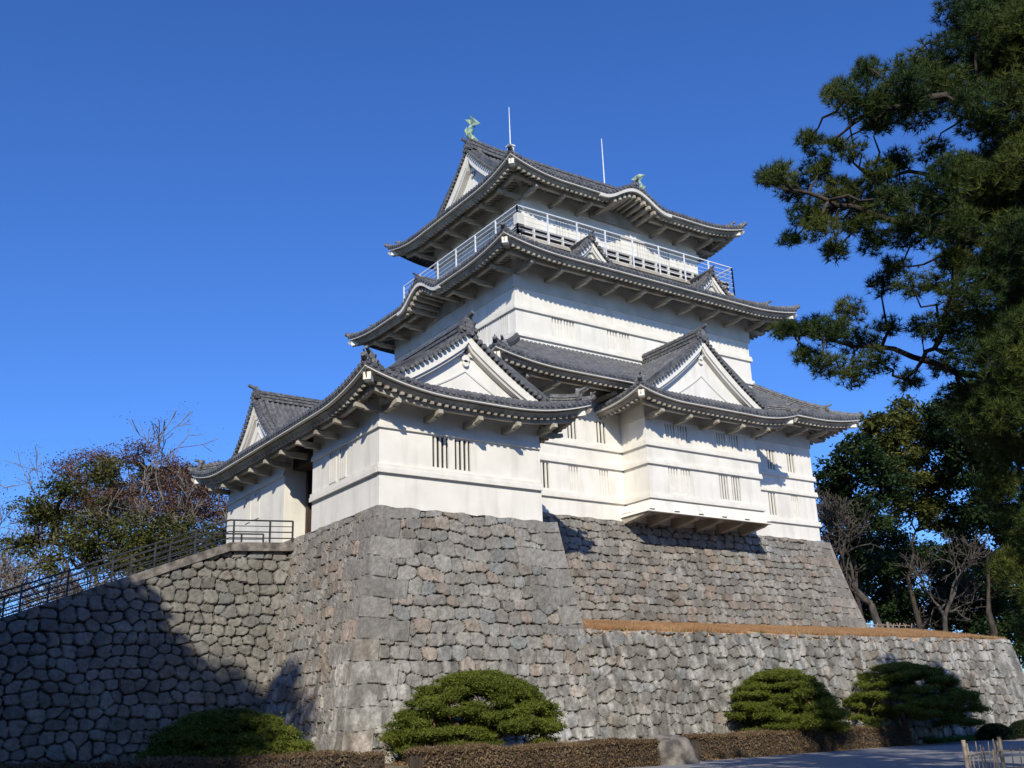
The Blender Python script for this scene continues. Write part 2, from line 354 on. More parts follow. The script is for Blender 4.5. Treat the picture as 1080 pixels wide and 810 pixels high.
# terrace retaining wall
TY, TZ, TX1 = 36.75, 4.05, 61.4
tw = empty('retaining_wall', (0,0,0), 'long low weathered retaining wall holding the dry grass terrace behind the clipped pines', 'stone wall')
mb = MB()
stone_face(mb, (28.6, TY), (1,0), (0,-1), TX1-28.6, lambda x: TZ + .04 + .05*np.sin(x*2.7)*np.sin(x*.9+1) + .004*x, GZ-.2, H(.16), ZERO, H(.17,.006), res=.05, seed=31, cw=.62, ch=.5, jit=.6, p=2.8, corner=(0,1), rh=.8, tone=(.2,.19,.168), pink=.12, depth=.08, weather=lambda X, Z: .9+0*X)
stone_face(mb, (TX1, TY), (0,1), (1,0), 24, lambda x: TZ + 0*x, GZ-.2, H(.17,.006), H(.16), ZERO, res=.12, seed=33, corner=(1,0), par=1)
mb.build('stone_facing', M['wall_stone'], tw)
# terrace dry grass slope
mb = MB(); X, Y = np.meshgrid(np.linspace(27.5, TX1-.02, 120), np.linspace(0, 1, 30), indexing='ij')
YY = TY + .06 + Y*(64-TY)
S = np.clip((YY-TY)/6.3, 0, 1)
Z = TZ + .02 + .004*(X-28.6) + 1.12*S + .16*(fbm(X*.8, YY*1.1, 8, 4)-.3)*np.clip((YY-TY)*2, 0, 1)
G_ = np.stack([X, YY, Z], -1); G0 = G_[:, :1].copy(); G0[..., 2] -= .5; G_ = np.concatenate([G0, G_], 1); mb.grid(G_); tag(mb.build('terrace_ground', M['drygrass'], smooth=True), kind='structure')
# ramp wall on the left, foot of the stair to the entrance
RY = 45.5
def rtop(x):   # x measured from X = -12
    X = x - 12.0
    return np.where(X > 16.2, 8.35 + (X-16.2)*.06, 8.35 - (16.2-X)*.395)
rw = empty('retaining_wall', (0,0,0), 'retaining wall of rounded polygonal stones rising with the stair ramp on the left', 'stone wall')
mb = MB()
stone_face(mb, (-12, RY), (1,0), (0,-1), 31.6, lambda x: np.maximum(rtop(x), GZ+.3), GZ-.3, H(.12), ZERO, ZERO, res=.055, seed=41, cw=.58, ch=.47, jit=.55, p=2.5, gw=.018, tone=(.19,.18,.158), pink=.1, depth=.09, rnd=.08, warp=.35)
mb.build('stone_facing', M['wall_stone'], rw)
mb = MB()      # coping along the sloping top and ramp fill
for a, b in ((-8.0, 0), (0, 5.5), (5.5, 11), (11, 16.2), (16.2, 19.3)):
    za, zb_ = float(rtop(a+12)), float(rtop(b+12))
    mb.hexa([(a, RY-.25, za-.35), (b-.03, RY-.25, zb_-.35), (b-.03, RY+.35, zb_-.35), (a, RY+.35, za-.35), (a, RY-.25, za+.03), (b-.03, RY-.25, zb_+.03), (b-.03, RY+.35, zb_+.03), (a, RY+.35, za+.03)])
mb.build('coping', M['rock'], rw)
mb = MB()
P = []
for X_ in np.linspace(-8, 19.4, 60):
    z = float(rtop(X_+12)); P.append([(X_, RY+.3, z-.12), (X_, RY+4, z-.12), (X_, RY+4.2, z-.3), (X_, RY+6+max(0, z), GZ-.2)])
mb.grid(np.array(P)); tag(mb.build('stair_ramp', M['soil']), kind='structure')

# ================================================================== ROOFS
def sides(x0, x1, y0, y1):
    return dict(front=((x0,y0),(1,0),(0,1),x1-x0), right=((x1,y0),(0,1),(-1,0),y1-y0), back=((x1,y1),(-1,0),(0,-1),x1-x0), left=((x0,y1),(0,-1),(1,0),y1-y0))
def pt(side, s, t, z):
    (o, e, n, L) = side; s = np.asarray(s, float); t = np.asarray(t, float)
    return np.stack(np.broadcast_arrays(o[0]+e[0]*s+n[0]*t, o[1]+e[1]*s+n[1]*t, z), -1)
class Roof:
    def __init__(s, rect, z0, a, b, lift, ov, kara=None, lw=4.6, right_lift=None):
        s.S = sides(*rect); s.z0, s.a, s.b, s.lift, s.ov = z0, a, b, lift, ov; s.kara = kara or {}; s.lw = lw
    def lf(s, e, t): return s.lift*np.clip(1-e/s.lw, 0, 1)**2.1*np.clip(1-t/3.6, 0, 1)
    def K(s, nm, q):
        if nm not in s.kara: return np.zeros_like(q)
        c, w, h = s.kara[nm]; u = np.clip(np.abs(q-c)/w, 0, 1); return h*(.5+.5*np.cos(np.pi*u))
    def edge(s, nm, q, t=0.):
        L = s.S[nm][3]; e = np.minimum(q, L-q); return s.z0 + s.lf(e, t*np.ones_like(q)) + s.K(nm, q)
    def z(s, nm, q, t):
        L = s.S[nm][3]; e = np.minimum(q, L-q)
        base = s.z0 + s.a*t + s.b*t*t + s.lf(np.maximum(e, t*0), t)
        k = s.K(nm, q); return np.where(k > .02, np.maximum(base, s.z0 + k + .02*t), base)
SP = .30
def roof_side(R_, nm, T, parent, s0=0, s1=None, hipL=True, hipR=True, gL=None, gR=None, label=None, under=True, brackets=True, T0=0, sub=None, back=None):
    """tiled panel; T depth; gL/gR: depth at which the hip stops and a gable verge rises to full T"""
    sd = R_.S[nm]; L = sd[3]; s1 = L if s1 is None else s1
    n = max(2, int(round((s1-s0)/SP))); sp = (s1-s0)/n
    offs = np.array([-.5,-.32,-.25,-.13,0,.13,.25,.32]); hh = np.array([0,0,.07,.115,.125,.115,.07,0])
    q = (s0 + (np.arange(n)[:, None]+.5+offs[None])*sp).ravel(); hq = np.tile(hh, n)
    q = np.append(q, s1); hq = np.append(hq, 0)
    def Ts(q):
        t = np.full(q.shape, float(T))
        if hipL: d = q; t = np.minimum(t, d) if gL is None else np.where(d < gL, np.minimum(t, d), t)
        if hipR: d = L-q; t = np.minimum(t, d) if gR is None else np.where(d < gR, np.minimum(t, d), t)
        return t
    rows = []; c = .3; k = 0
    while k*c < T: rows += [k*c, k*c+c*.93]; k += 1
    rows = np.array(rows); rows = rows[rows < T]; rows = np.append(rows, T)
    saw = np.array([(.035 if i % 2 == 0 else .0) for i in range(len(rows))])
    tq = Ts(q); TT = np.minimum(rows[None], tq[:, None]); TT = np.maximum(TT, T0)
    Zs = R_.z(nm, q[:, None]+0*TT, TT) + hq[:, None] + .10 + saw[None]
    P = pt(sd, q[:, None]+0*TT, TT, Zs)
    ez = Zs[:, :1] - .17 - hq[:, None]*1.0; P0 = pt(sd, q[:, None], TT[:, :1], ez)
    P = np.concatenate([P0, P], 1)
    TTx = np.concatenate([TT[:, :1]-1, TT], 1)
    same = (np.abs(TTx[:-1,1:]-TTx[:-1,:-1]) < 1e-6) & (np.abs(TTx[1:,1:]-TTx[1:,:-1]) < 1e-6)
    mb = MB(); mb.grid(P, skip=same)
    if T0 == 0:
        e3 = np.array([*sd[2], 0.])
        for i in range(n):      # round end tiles
            qc = s0+(i+.5)*sp; zz = float(R_.z(nm, np.array([qc]), np.array([0.]))[0])+.13
            p = pt(sd, qc, -.02, zz); mb.cyl(p, e3, .105, .07, 8)
    o = mb.build('roof', M['tile'], parent)
    if not under: return o
    ov = R_.ov
    # white edge strip, fascia, soffit with rafters
    qq = np.linspace(s0+.02, s1-.02, max(8, int((s1-s0)/.35)))
    ze = R_.edge(nm, qq)
    def strip(t, za, zb, th):
        A0 = pt(sd, qq, t+0*qq, ze+za); B0 = pt(sd, qq, t+0*qq, ze+zb); B1 = pt(sd, qq, t+th+0*qq, ze+zb); A1 = pt(sd, qq, t+th+0*qq, ze+za)
        return np.stack([A0, A1, B1, B0, A0], 1)
    mb = MB(); mb.grid(strip(.03, -.11, -.02, .2)); mb.build('eave_board', M['frieze'], o)
    mb = MB(); A0 = pt(sd, qq, .22+0*qq, ze-.15); B0 = pt(sd, qq, .42+0*qq, ze-.31); B1 = pt(sd, qq, .6+0*qq, ze-.26); mb.grid(np.stack([A0, B0, B1], 1))
    for i in range(int((s1-s0)/.36)+1):
        c0 = s0 + (s1-s0)*(i+.5)/(int((s1-s0)/.36)+1); e = min(c0, L-c0)
        if e < .6: continue
        zc = float(R_.edge(nm, np.array([c0]))[0]) - .37; mb.bar(pt(sd, c0, .36, zc), pt(sd, c0, .55, zc+.04), .15, .12)
    rs = .36; nr = int((s1-s0)/rs)
    rq = []; rh = []
    for i in range(nr+1):
        c0 = s0 + (s1-s0)*(i+.5)/(nr+1); w = .085
        rq += [c0-rs/2+.001 if i == 0 else c0-w-.005, c0-w, c0+w, c0+w+.005]; rh += [0, -.15, -.15, 0]
    rq = np.clip(np.array(rq), s0, s1); rh = np.array(rh)
    def Tu(q):
        t = np.full(q.shape, ov+.05)
        if hipL: t = np.minimum(t, q)
        if hipR: t = np.minimum(t, L-q)
        return t
    tr = np.linspace(.2, 1, 6)
    Tm = np.maximum(Tu(rq)[:, None]*tr[None], np.minimum(.42, Tu(rq))[:, None])
    zz = R_.z0 - .30 + .30*Tm + rh[:, None] + R_.lf(np.minimum(rq, L-rq)[:, None], Tm) + R_.K(nm, rq)[:, None]
    Pq = pt(sd, rq[:, None]+0*Tm, Tm, zz)
    F0 = Pq[:, :1].copy(); F0[..., 2] += .06 - rh[:, None]
    mb.grid(np.concatenate([F0, Pq], 1))
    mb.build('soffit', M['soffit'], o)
    if brackets:
        tb = ov*.42; qb = np.linspace(max(s0, tb if hipL else s0), min(s1, L-tb if hipR else s1), 24)
        e = np.minimum(qb, L-qb); zb = R_.z0 - .60 + .3*tb + R_.lf(e, tb+0*e)
        mb = MB(); kk = R_.K(nm, qb)
        for i in range(len(qb)-1):
            if kk[i] + kk[i+1] > .3:
                if mb.n: mb.build('eave_beam', M['soffit'], o); mb = MB()
                continue
            mb.bar(pt(sd, qb[i], tb, zb[i]), pt(sd, qb[i+1], tb, zb[i+1]), .2, .26)
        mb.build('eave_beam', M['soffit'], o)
        nb = max(2, int(round((L-2*ov)/2.0)))
        for i in range(nb+1):
            qc = ov + .05 + (L-2*ov-.1)*i/nb
            if qc < s0 or qc > s1: continue
            e = min(qc, L-qc); z1 = R_.z0 - .83 + .3*tb + float(R_.lf(np.array(e), np.array(tb)))
            if float(R_.K(nm, np.array([qc]))[0]) > .25: continue
            m2 = MB(); a = pt(sd, qc, tb-.28, z1-.02); m_ = pt(sd, qc, tb+.15, z1-.08); b = pt(sd, qc, ov+.06, z1-.1)
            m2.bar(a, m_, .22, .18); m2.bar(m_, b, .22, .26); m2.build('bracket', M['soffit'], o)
    return o
def oni(mb, p, d, size=.6):
    """ridge-end ornament tile facing direction d"""
    p = Vector(p); d = Vector((d[0], d[1], 0)).normalized(); s_ = Vector((-d.y, d.x, 0)); up = Vector((0,0,1))
    prof = [(-.5,0),(-.62,.28),(-.4,.42),(-.46,.68),(-.22,.78),(-.12,1.05),(0,.92),(.12,1.05),(.22,.78),(.46,.68),(.4,.42),(.62,.28),(.5,0)]
    pts = [p + s_*x*size + up*y*size for x, y in prof]
    mb.poly_prism(pts, -d*size*.3)
    mb.cyl(p + up*size*.42 + d*.03, d, size*.2, .14, 10); mb.cyl(p + up*size*.95 + d*.1, d+Vector((0,0,.35)), size*.13, size*.7, 8)
    for x in (-.36, .36): mb.cyl(p + up*size*.2 + s_*x*size + d*.03, d, size*.11, .12, 8)
def ridge(parent, pts, w=.26, h=.34, name='ridge', capr=.1, orn0=None, orn1=None, size=.55, mat='ridge'):
    mb = MB(); pts = [Vector(p) for p in pts]
    for a, b in zip(pts[:-1], pts[1:]):
        mb.bar(a + Vector((0,0,h/2)), b + Vector((0,0,h/2)), w, h); mb.bar(a + Vector((0,0,h*.45)), b + Vector((0,0,h*.45)), w+.09, h*.14); mb.bar(a + Vector((0,0,h*.85)), b + Vector((0,0,h*.85)), w+.09, h*.12)
        n = max(1, int((b-a).length/.3))
    mb.tube([p + Vector((0,0,h+capr*.4)) for p in pts], capr, 8)
    ln = 0
    for a, b in zip(pts[:-1], pts[1:]):     # cap tile joints
        k = int((b-a).length/.45)+1
        for i in range(k):
            c = a.lerp(b, (i+.5)/k) + Vector((0,0,h+capr*.4)); mb.cyl(c, (b-a), capr*1.18, .06, 8)
    o = mb.build(name, M[mat], parent)
    for pp, dd in ((orn0, None), (orn1, None)):
        if pp: m2 = MB(); oni(m2, pp[0], pp[1], size); m2.build('ridge_ornament', M['ridge'], o)
    return o
def hip(R_, parent, cx_, cy_, dx, dy, T, size=.5):
    """hip ridge from the corner (cx_,cy_) inward along (dx,dy)"""
    ts = np.linspace(.0, T, 14); zs = R_.z0 + R_.a*ts + R_.b*ts*ts + R_.lf(ts, ts) + .13
    P = [(cx_+dx*t, cy_+dy*t, z) for t, z in zip(ts, zs)]
    d = (-dx, -dy)
    k = 5
    m = MB(); tp = [Vector(P[0]) + Vector((-dx*.12, -dy*.12, .2))] + [Vector(p)+Vector((0,0,.1)) for p in P[:k+1]]
    m.tube(tp, [.13]*len(tp), 8)
    for a, b in zip(tp[1:-1], tp[2:]): m.bar(a, b, .3, .2)
    oni(m, Vector(P[0]) + Vector((-dx*.02, -dy*.02, .12)), d, size*.42)
    lo = m.build('corner_tile', M['ridge'], parent)
    pp = Vector(P[k-1])
    return ridge(parent, P[k-1:], .26, .3, orn0=(pp + Vector((-dx*.05, -dy*.05, .02)), d), size=size)
def corner_rafter(R_, parent, cx_, cy_, dx, dy):
    m = MB(); z0 = R_.z0 + R_.lift
    a = Vector((cx_+dx*.22, cy_+dy*.22, z0-.42)); b = Vector((cx_+dx*(R_.ov+.1), cy_+dy*(R_.ov+.1), R_.z0 - .36 + .3*R_.ov))
    m.bar(a.lerp(b, .12), b, .28, .34)
    o = m.build('corner_rafter', M['soffit'], parent)
    m = MB(); m.bar(a, a.lerp(b, .16), .32, .34); m.build('rafter_cap', M['trim'], o)
def gable(parent, c, out, w, zf, set_=.38, depth=.12, verge=True, board=.42, pend=True, flatten=None, zbase=None, scale=1., name='gable'):
    """gable face: c=(x,y) of the centre on the verge plane, out = outward unit; zf(x)= roof underside height at offset x, |x|<=w"""
    out = Vector((out[0], out[1], 0)); e = Vector((-out.y, out.x, 0)); C0 = Vector((c[0], c[1], 0))
    xs = np.linspace(-w, w, 41); zs = np.array([zf(abs(x)) for x in xs]); zb = zs[0]
    def P(x, z, o_): return C0 + e*x + out*o_ + Vector((0,0,z))
    # pediment
    mb = MB(); i0 = [P(x, z-.05, -set_) for x, z in zip(xs, zs)]
    A = [P(x, zb-.25, -set_) for x in xs]
    mb.strip_prism(A, i0, -out*.1); pd = mb.build(name, M['plaster'], parent)
    # barge boards: two bands
    mb = MB(); bw = board
    sl = np.gradient(zs, xs); nrm = np.sqrt(1+sl**2)
    lo_ = [P(x*(1-.0), max(z-bw*n, zb-.25), -.06) for x, z, n in zip(xs, zs, nrm)]
    mb.strip_prism(lo_, [P(x, z-.0, -.06) for x, z in zip(xs, zs)], -out*.16)
    mb.build('bargeboard', M['trim'], pd)
    mb = MB(); lo2 = [P(x, max(z-(bw+.13)*n, zb-.25), -.16) for x, z, n in zip(xs, zs, nrm)]
    mb.strip_prism(lo2, [P(x, max(z-(bw-.1)*n, zb-.24), -.16) for x, z, n in zip(xs, zs, nrm)], -out*(set_-.16))
    # inner triangle moulding
    k = .55; s2 = [(x*k, zb + .22 + max(.001*(w-abs(x)), (zf(abs(x))-bw*1.1-zb-.22))*k*.8) for x in xs]
    mb.strip_prism([P(x, z-.05, -set_+.04) for x, z in s2], [P(x, z+.03, -set_+.04) for x, z in s2], -out*.08)
    mb.build('gable_moulding', M['frieze'], pd)
    if pend:
        mb = MB(); zp = zf(0) - bw*1.9; r = .34*scale
        for dx_, dz, rr in ((0,-.1*r,r*.42), (0,-.9*r,r*.5), (-.75*r,-.2*r,r*.5), (.75*r,-.2*r,r*.5), (-1.5*r,-.7*r,r*.35), (1.5*r,-.7*r,r*.35), (0,-1.5*r,r*.4)):
            mb.cyl(P(dx_, zp+dz, -set_+.09), out, rr, .08, 12)
        pn = mb.build('gable_pendant', M['trim'], pd)
        mb = MB(); mb.cyl(P(0, zp-.1*r, -set_+.13), out, r*.3, .09, 6); mb.build('pendant_boss', M['dark'], pn)
    if verge:
        mb = MB(); ln = np.concatenate([[0], np.cumsum(np.hypot(np.diff(xs), np.diff(zs)))]); tot = ln[-1]; n = int(tot/.27)
        for i in range(n+1):
            l = tot*i/n; x = np.interp(l, ln, xs); z = np.interp(l, ln, zs)
            mb.cyl(P(x, z+.13, -.05), out, .115, .34, 8)
        # double row of stacked verge tiles
        for off, hgt, dd in ((-.26, .3, .24), (-.62, .24, .2)):
            T_ = [P(x, z+.08, off) for x, z in zip(xs, zs)]; 
            for a, b in zip(T_[:-1], T_[1:]): mb.bar(a+Vector((0,0,hgt*.4)), b+Vector((0,0,hgt*.4)), dd, hgt)
        mb.build('verge_tile', M['ridge'], pd)
    return pd
def dormer(parent, c, out, w, z0, h, depth, curve=.45, size=.55, ov=.35, board=.3, hr=.3, scale=.8, backz=None):
    """chidori gable on a roof slope: complete little roof with ridge"""
    def zf(x): q = max(0., 1-x/w); return z0 + h*((1-curve)*q + curve*q*q)
    pd = gable(parent, c, out, w, zf, board=board, scale=scale, set_=.34)
    out3 = Vector((out[0], out[1], 0)); e = Vector((-out3.y, out3.x, 0)); C0 = Vector((c[0], c[1], 0))
    n = int(depth/SP); offs = np.array([-.5,-.32,-.25,-.13,0,.13,.25,.32]); hh = np.array([0,0,.07,.115,.125,.115,.07,0])
    dq = ((np.arange(n)[:, None]+.5+offs[None])*SP).ravel(); hq = np.tile(hh, n)
    xs = np.linspace(0, w*1.28, 24)
    mb = MB()
    for sgn in (-1, 1):
        zz = np.array([zf(x) if x <= w else z0 - (x-w)*h/w*(1-curve) for x in xs])
        P = np.zeros((len(dq), len(xs), 3))
        for k in range(3):
            P[..., k] = C0[k] + e[k]*sgn*xs[None] - out3[k]*dq[:, None]
        P[..., 2] = zz[None] + hq[:, None] + .08 + .03*((np.arange(len(xs)) % 2)[None])
        mb.grid(P)
    mb.build('gable_roof', M['tile'], pd)
    top = Vector((c[0], c[1], zf(0)+.1))
    ridge(pd, [top - out3*.1, top - out3*depth*.5 + Vector((0,0,-.03)), top - out3*depth], .3, hr, orn0=(top + out3*.02, out), size=size)
    return pd

# ------------------------------------------------------------------ walls, ledges, windows
def wall_box(name, parent, x0, x1, y0, y1, z0, z1, mat='plaster'):
    mb = MB(); mb.box(x0, x1, y0, y1, z0, z1); return mb.build(name, M[mat], parent)
def ledge(parent, sds, z, h=.30, d=.13, name='ledge', mat='trim', bot=True):
    for sd, s0, s1 in sds:
        mb = MB()
        for (t, za, zb) in ((-d, z, z+h*.55), (-d*.72, z+h*.55, z+h)):
            mb.hexa([pt(sd, s0, t, za), pt(sd, s1, t, za), pt(sd, s1, .02, za), pt(sd, s0, .02, za), pt(sd, s0, t, zb), pt(sd, s1, t, zb), pt(sd, s1, .02, zb), pt(sd, s0, .02, zb)])
        mb.build(name, M[mat], parent)
def holed(name, parent, sd, L, z0, z1, holes, th=.2, mat='plaster'):
    mb = MB()
    def blk(a, b, za, zb):
        if b-a > .01 and zb-za > .01: mb.hexa([pt(sd, a, 0, za), pt(sd, b, 0, za), pt(sd, b, th, za), pt(sd, a, th, za), pt(sd, a, 0, zb), pt(sd, b, 0, zb), pt(sd, b, th, zb), pt(sd, a, th, zb)])
    zr_ = sorted(set((h[2], h[3]) for h in holes)); cur = z0
    for za, zb in zr_:
        blk(0, L, cur, za); c = 0
        for h in sorted(h for h in holes if (h[2], h[3]) == (za, zb)): blk(c, h[0]-h[1]/2, za, zb); c = h[0]+h[1]/2
        blk(c, L, za, zb); cur = zb
    blk(0, L, cur, z1)
    return mb.build(name, M[mat], parent)
def window(parent, sd, s, w, z0, z1, n=3, opened=True, ins=0.):
    """barred plaster window centred at s on a wall side"""
    mb = MB(); q = w/2
    def blk(m, a, b, t0, t1, za, zb): m.hexa([pt(sd, a, t0, za), pt(sd, b, t0, za), pt(sd, b, t1, za), pt(sd, a, t1, za), pt(sd, a, t0, zb), pt(sd, b, t0, zb), pt(sd, b, t1, zb), pt(sd, a, t1, zb)])
    if ins:
        if opened: blk(mb, s-q-.03, s+q+.03, .10, .19, z0-.03, z1+.03); o = mb.build('window', M['dark'], parent)
        else: blk(mb, s-q-.03, s+q+.03, .06, .19, z0-.03, z1-.3); o = mb.build('window', M['frieze'], parent); m = MB(); blk(m, s-q-.03, s+q+.03, 0.10, .19, z1-.3, z1+.03); m.build('window_gap', M['dark'], o)
        m = MB(); k = 2*n+1; bw = w/k
        for i in range(n): c = s - q + bw*(2*i+1.5); r = bw*(.42 if opened else .6); blk(m, c-r, c+r, .02, .085, z0-.02, z1+.02)
        m.build('window_bar', M['trim'], o)
        return o
    if opened:
        blk(mb, s-q, s+q, -.006, .01, z0, z1); o = mb.build('window', M['dark'], parent)
    else:
        blk(mb, s-q, s+q, -.006, .01, z0, z1-.16); o = mb.build('window', M['frieze'], parent)
        m = MB(); blk(m, s-q, s+q, -.005, .01, z1-.16, z1); m.build('window_gap', M['dark'], o)
    m = MB(); k = 2*n+1; bw = w/k
    for i in range(n): c = s - q + bw*(2*i+1.5); r = bw*(.5 if opened else .62); blk(m, c-r, c+r, -.05 if opened else -.016, -.002, z0, z1)
    m.build('window_bar', M['trim'], o)
    m = MB(); fr = .045
    for a, b, za, zb in ((s-q-fr, s-q, z0, z1), (s+q, s+q+fr, z0, z1), (s-q-fr, s+q+fr, z0-fr, z0)): blk(m, a, b, -.035, .01, za, zb)
    m.build('window_frame', M['frieze'], o)
    return o

# ================================================================== MAIN KEEP
CX, CY = 41.94, 52.945
keep = empty('castle_keep', (0,0,0), 'tall white plastered main keep with three stacked grey tiled roofs on the higher stone base', 'castle keep')
W1 = (KX0, KX1, KY0, 62.39); S1 = sides(*W1)
W3 = (CX-9.554, CX+9.554, CY-7.191, CY+7.191); S3 = sides(*W3)
W4 = (CX-7.43, CX+7.43, CY-5.3, CY+5.3); S4 = sides(*W4)
wl1 = wall_box('wall', keep, W1[0], W1[1], W1[2]+.2, W1[3], KZ-.05, 18.55)
wl3 = wall_box('wall', keep, W3[0], W3[1], W3[2]+.2, W3[3], 19.5, 26.4)
wl4 = wall_box('wall', keep, *W4, 27.0, 32.75)
BX0, BX1, BY = 37.70, 46.34, 41.43
SB = sides(BX0, BX1, BY, KY0+.02)
bay = wall_box('projecting_bay', keep, BX0, BX1, BY+.2, KY0+.02, 11.55, 17.3)
zA, zB, zC = 14.53, 13.51, 11.61
for z in (zA, zB, zC):
    ledge(wl1, [(S1['front'], 0, BX0-KX0), (S1['front'], BX1-KX0, KX1-KX0+.13), (S1['right'], 0, 18.9)], z)
    ledge(bay, [(SB['front'], -.13, BX1-BX0+.13), (SB['left'], 0, KY0-BY), (SB['right'], 0, KY0-BY)], z)
ledge(wl1, [(S1['front'], 0, BX0-KX0), (S1['front'], BX1-KX0, KX1-KX0+.06), (S1['right'], 0, 18.9)], 16.7, 1.9, .07, 'frieze', 'frieze')
ledge(bay, [(SB['front'], -.06, BX1-BX0+.06), (SB['left'], 0, KY0-BY)], 16.05, 1.2, .07, 'frieze', 'frieze')
# flared skirt and corbels of the bay
mb = MB(); f = .42; y2 = KY0
b0 = [(BX0-f, BY-.22, 10.86), (BX1+f, BY-.22, 10.86), (BX1+f, y2, 10.86), (BX0-f, y2, 10.86)]
b1 = [(BX0, BY, 11.6), (BX1, BY, 11.6), (BX1, y2, 11.6), (BX0, y2, 11.6)]
t_ = [(BX0+.15, BY+.12, 11.6), (BX1-.15, BY+.12, 11.6), (BX1-.15, y2, 11.6), (BX0+.15, y2, 11.6)]
i0_ = [(BX0-f+.18, BY-.02, 10.86), (BX1+f-.18, BY-.02, 10.86), (BX1+f-.18, y2, 10.86), (BX0-f+.18, y2, 10.86)]
mb.add(b0+b1, q=[(0,1,5,4),(1,2,6,5),(3,0,4,7)]); mb.add(i0_+t_, q=[(1,0,4,5),(2,1,5,6),(0,3,7,4)])
mb.add([b0[0], b0[1], i0_[1], i0_[0]], q=[(0,3,2,1)]); mb.add([b0[1], b0[2], i0_[2], i0_[1]], q=[(0,3,2,1)]); mb.add([b0[3], b0[0], i0_[0], i0_[3]], q=[(0,3,2,1)])
mb.build('bay_skirt', M['plaster'], bay)
for i in range(6):
    c = BX0 - .15 + (BX1-BX0+.3)*i/5; m = MB()
    m.hexa([(c-.17, BY+.25, 10.74), (c+.17, BY+.25, 10.74), (c+.17, KY0, 10.5), (c-.17, KY0, 10.5), (c-.17, BY-.28, 10.98), (c+.17, BY-.28, 10.98), (c+.17, KY0, 11.1), (c-.17, KY0, 11.1)])
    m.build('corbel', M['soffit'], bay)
# windows of the first storey pair
def U(u, v, Y): r = ray(u, v); return r.x*Y/r.y
UPZ, LOZ = (14.95, 16.2), (12.05, 13.42)
hs_ = []
for u, opn, zz in ((603.5, 1, UPZ), (634, 1, UPZ), (574.5, 1, LOZ), (605.5, 0, LOZ), (637.5, 0, LOZ), (810, 1, UPZ), (830.5, 1, UPZ), (812.5, 1, LOZ), (836, 0, LOZ)):
    s_ = U(u, 460 if zz is UPZ else 510, KY0)-KX0; hs_.append((s_, .62, *zz)); window(wl1, S1['front'], s_, .62, *zz, 2 if opn else 3, bool(opn), ins=1)
holed('wall', keep, S1['front'], KX1-KX0, KZ-.05, 18.55, hs_)
hs_ = []
for u, opn, zz in ((707, 0, (14.95, 15.95)), (720, 0, (14.95, 15.95)), (760, 0, (14.95, 15.95)), (773, 0, (14.95, 15.95)), (711, 0, LOZ), (724, 0, LOZ), (763.5, 1, LOZ), (776, 1, LOZ)):
    s_ = U(u, 460 if zz[0] > 14 else 510, BY)-BX0; hs_.append((s_, .7, *zz)); window(bay, SB['front'], s_, .7, *zz, 3, bool(opn), ins=1)
holed('bay_front', bay, SB['front'], BX1-BX0, 11.55, 17.3, hs_)
# third storey
fl = [(S3['front'], -.13, 19.108+.13), (S3['right'], 0, 14.38), (S3['left'], 0, 14.38), (S3['back'], 0, 19.1)]
ledge(wl3, fl, 23.0, .34); ledge(wl3, fl, 21.35, .3); ledge(wl3, fl, 24.35, 2.0, .07, 'frieze', 'frieze')
hs_ = [(U(u, 350, W3[2])-W3[0], .76, 21.75, 22.98) for u in (588, 600.5, 645.5, 658)]
for h in hs_: window(wl3, S3['front'], *h, 3, False, ins=1)
holed('wall', keep, S3['front'], W3[1]-W3[0], 19.5, 26.4, hs_)
for Yw in (46.9, 49.2): window(wl3, S3['left'], W3[3]-Yw, .78, 21.75, 22.98, 3, False)
# top storey
f4 = [(S4['front'], -.13, 14.86+.13), (S4['right'], 0, 10.6), (S4['left'], 0, 10.6), (S4['back'], 0, 14.86)]
ledge(wl4, f4, 30.75, .34); ledge(wl4, f4, 31.55, 1.2, .07, 'frieze', 'frieze')
for sx in (3.1, 5.0, 7.4, 9.8, 11.7): window(wl4, S4['front'], sx, .95, 29.2, 30.7, 4, False)
for sx in (3.0, 7.4): window(wl4, S4['left'], sx, .9, 29.2, 30.7, 4, False)
# --- roofs
r1 = Roof((CX-14.136, CX+14.136, CY-11.834, CY+11.834), 17.95, .52, .028, .5, 2.45)
r3 = Roof((CX-11.935, CX+11.935, CY-9.686, CY+9.686), 25.78, .38, .03, .5, 2.45, kara={'left': (9.686, 2.35, 1.05)})
r4 = Roof((CX-9.883, CX+9.883, CY-7.725, CY+7.725), 32.1, .16, .067, .72, 2.45, kara={'front': (9.883, 2.7, 1.05)}, lw=4.2)
for nm in ('front', 'right', 'back', 'left'):
    roof_side(r1, nm, 4.66, keep, under=nm != 'back', brackets=nm != 'back')
    roof_side(r3, nm, 4.45, keep, under=nm != 'back', brackets=nm != 'back')
GT = 1.9
roof_side(r4, 'front', 7.725, keep, gL=GT, gR=GT); roof_side(r4, 'back', 7.725, keep, gL=GT, gR=GT, under=False)
roof_side(r4, 'left', GT+.7, keep); roof_side(r4, 'right', GT+.7, keep)
for rr, T, a_, b_ in ((r1, 4.6, 14.136, 11.834), (r3, 4.4, 11.935, 9.686), (r4, GT+.1, 9.883, 7.725)):
    for sx in (-1, 1):
        for sy in (-1, 1):
            hip(rr, keep, CX+sx*a_, CY+sy*b_, -sx, -sy, T)
            if sy < 0 or sx < 0: corner_rafter(rr, keep, CX+sx*a_, CY+sy*b_, -sx, -sy)
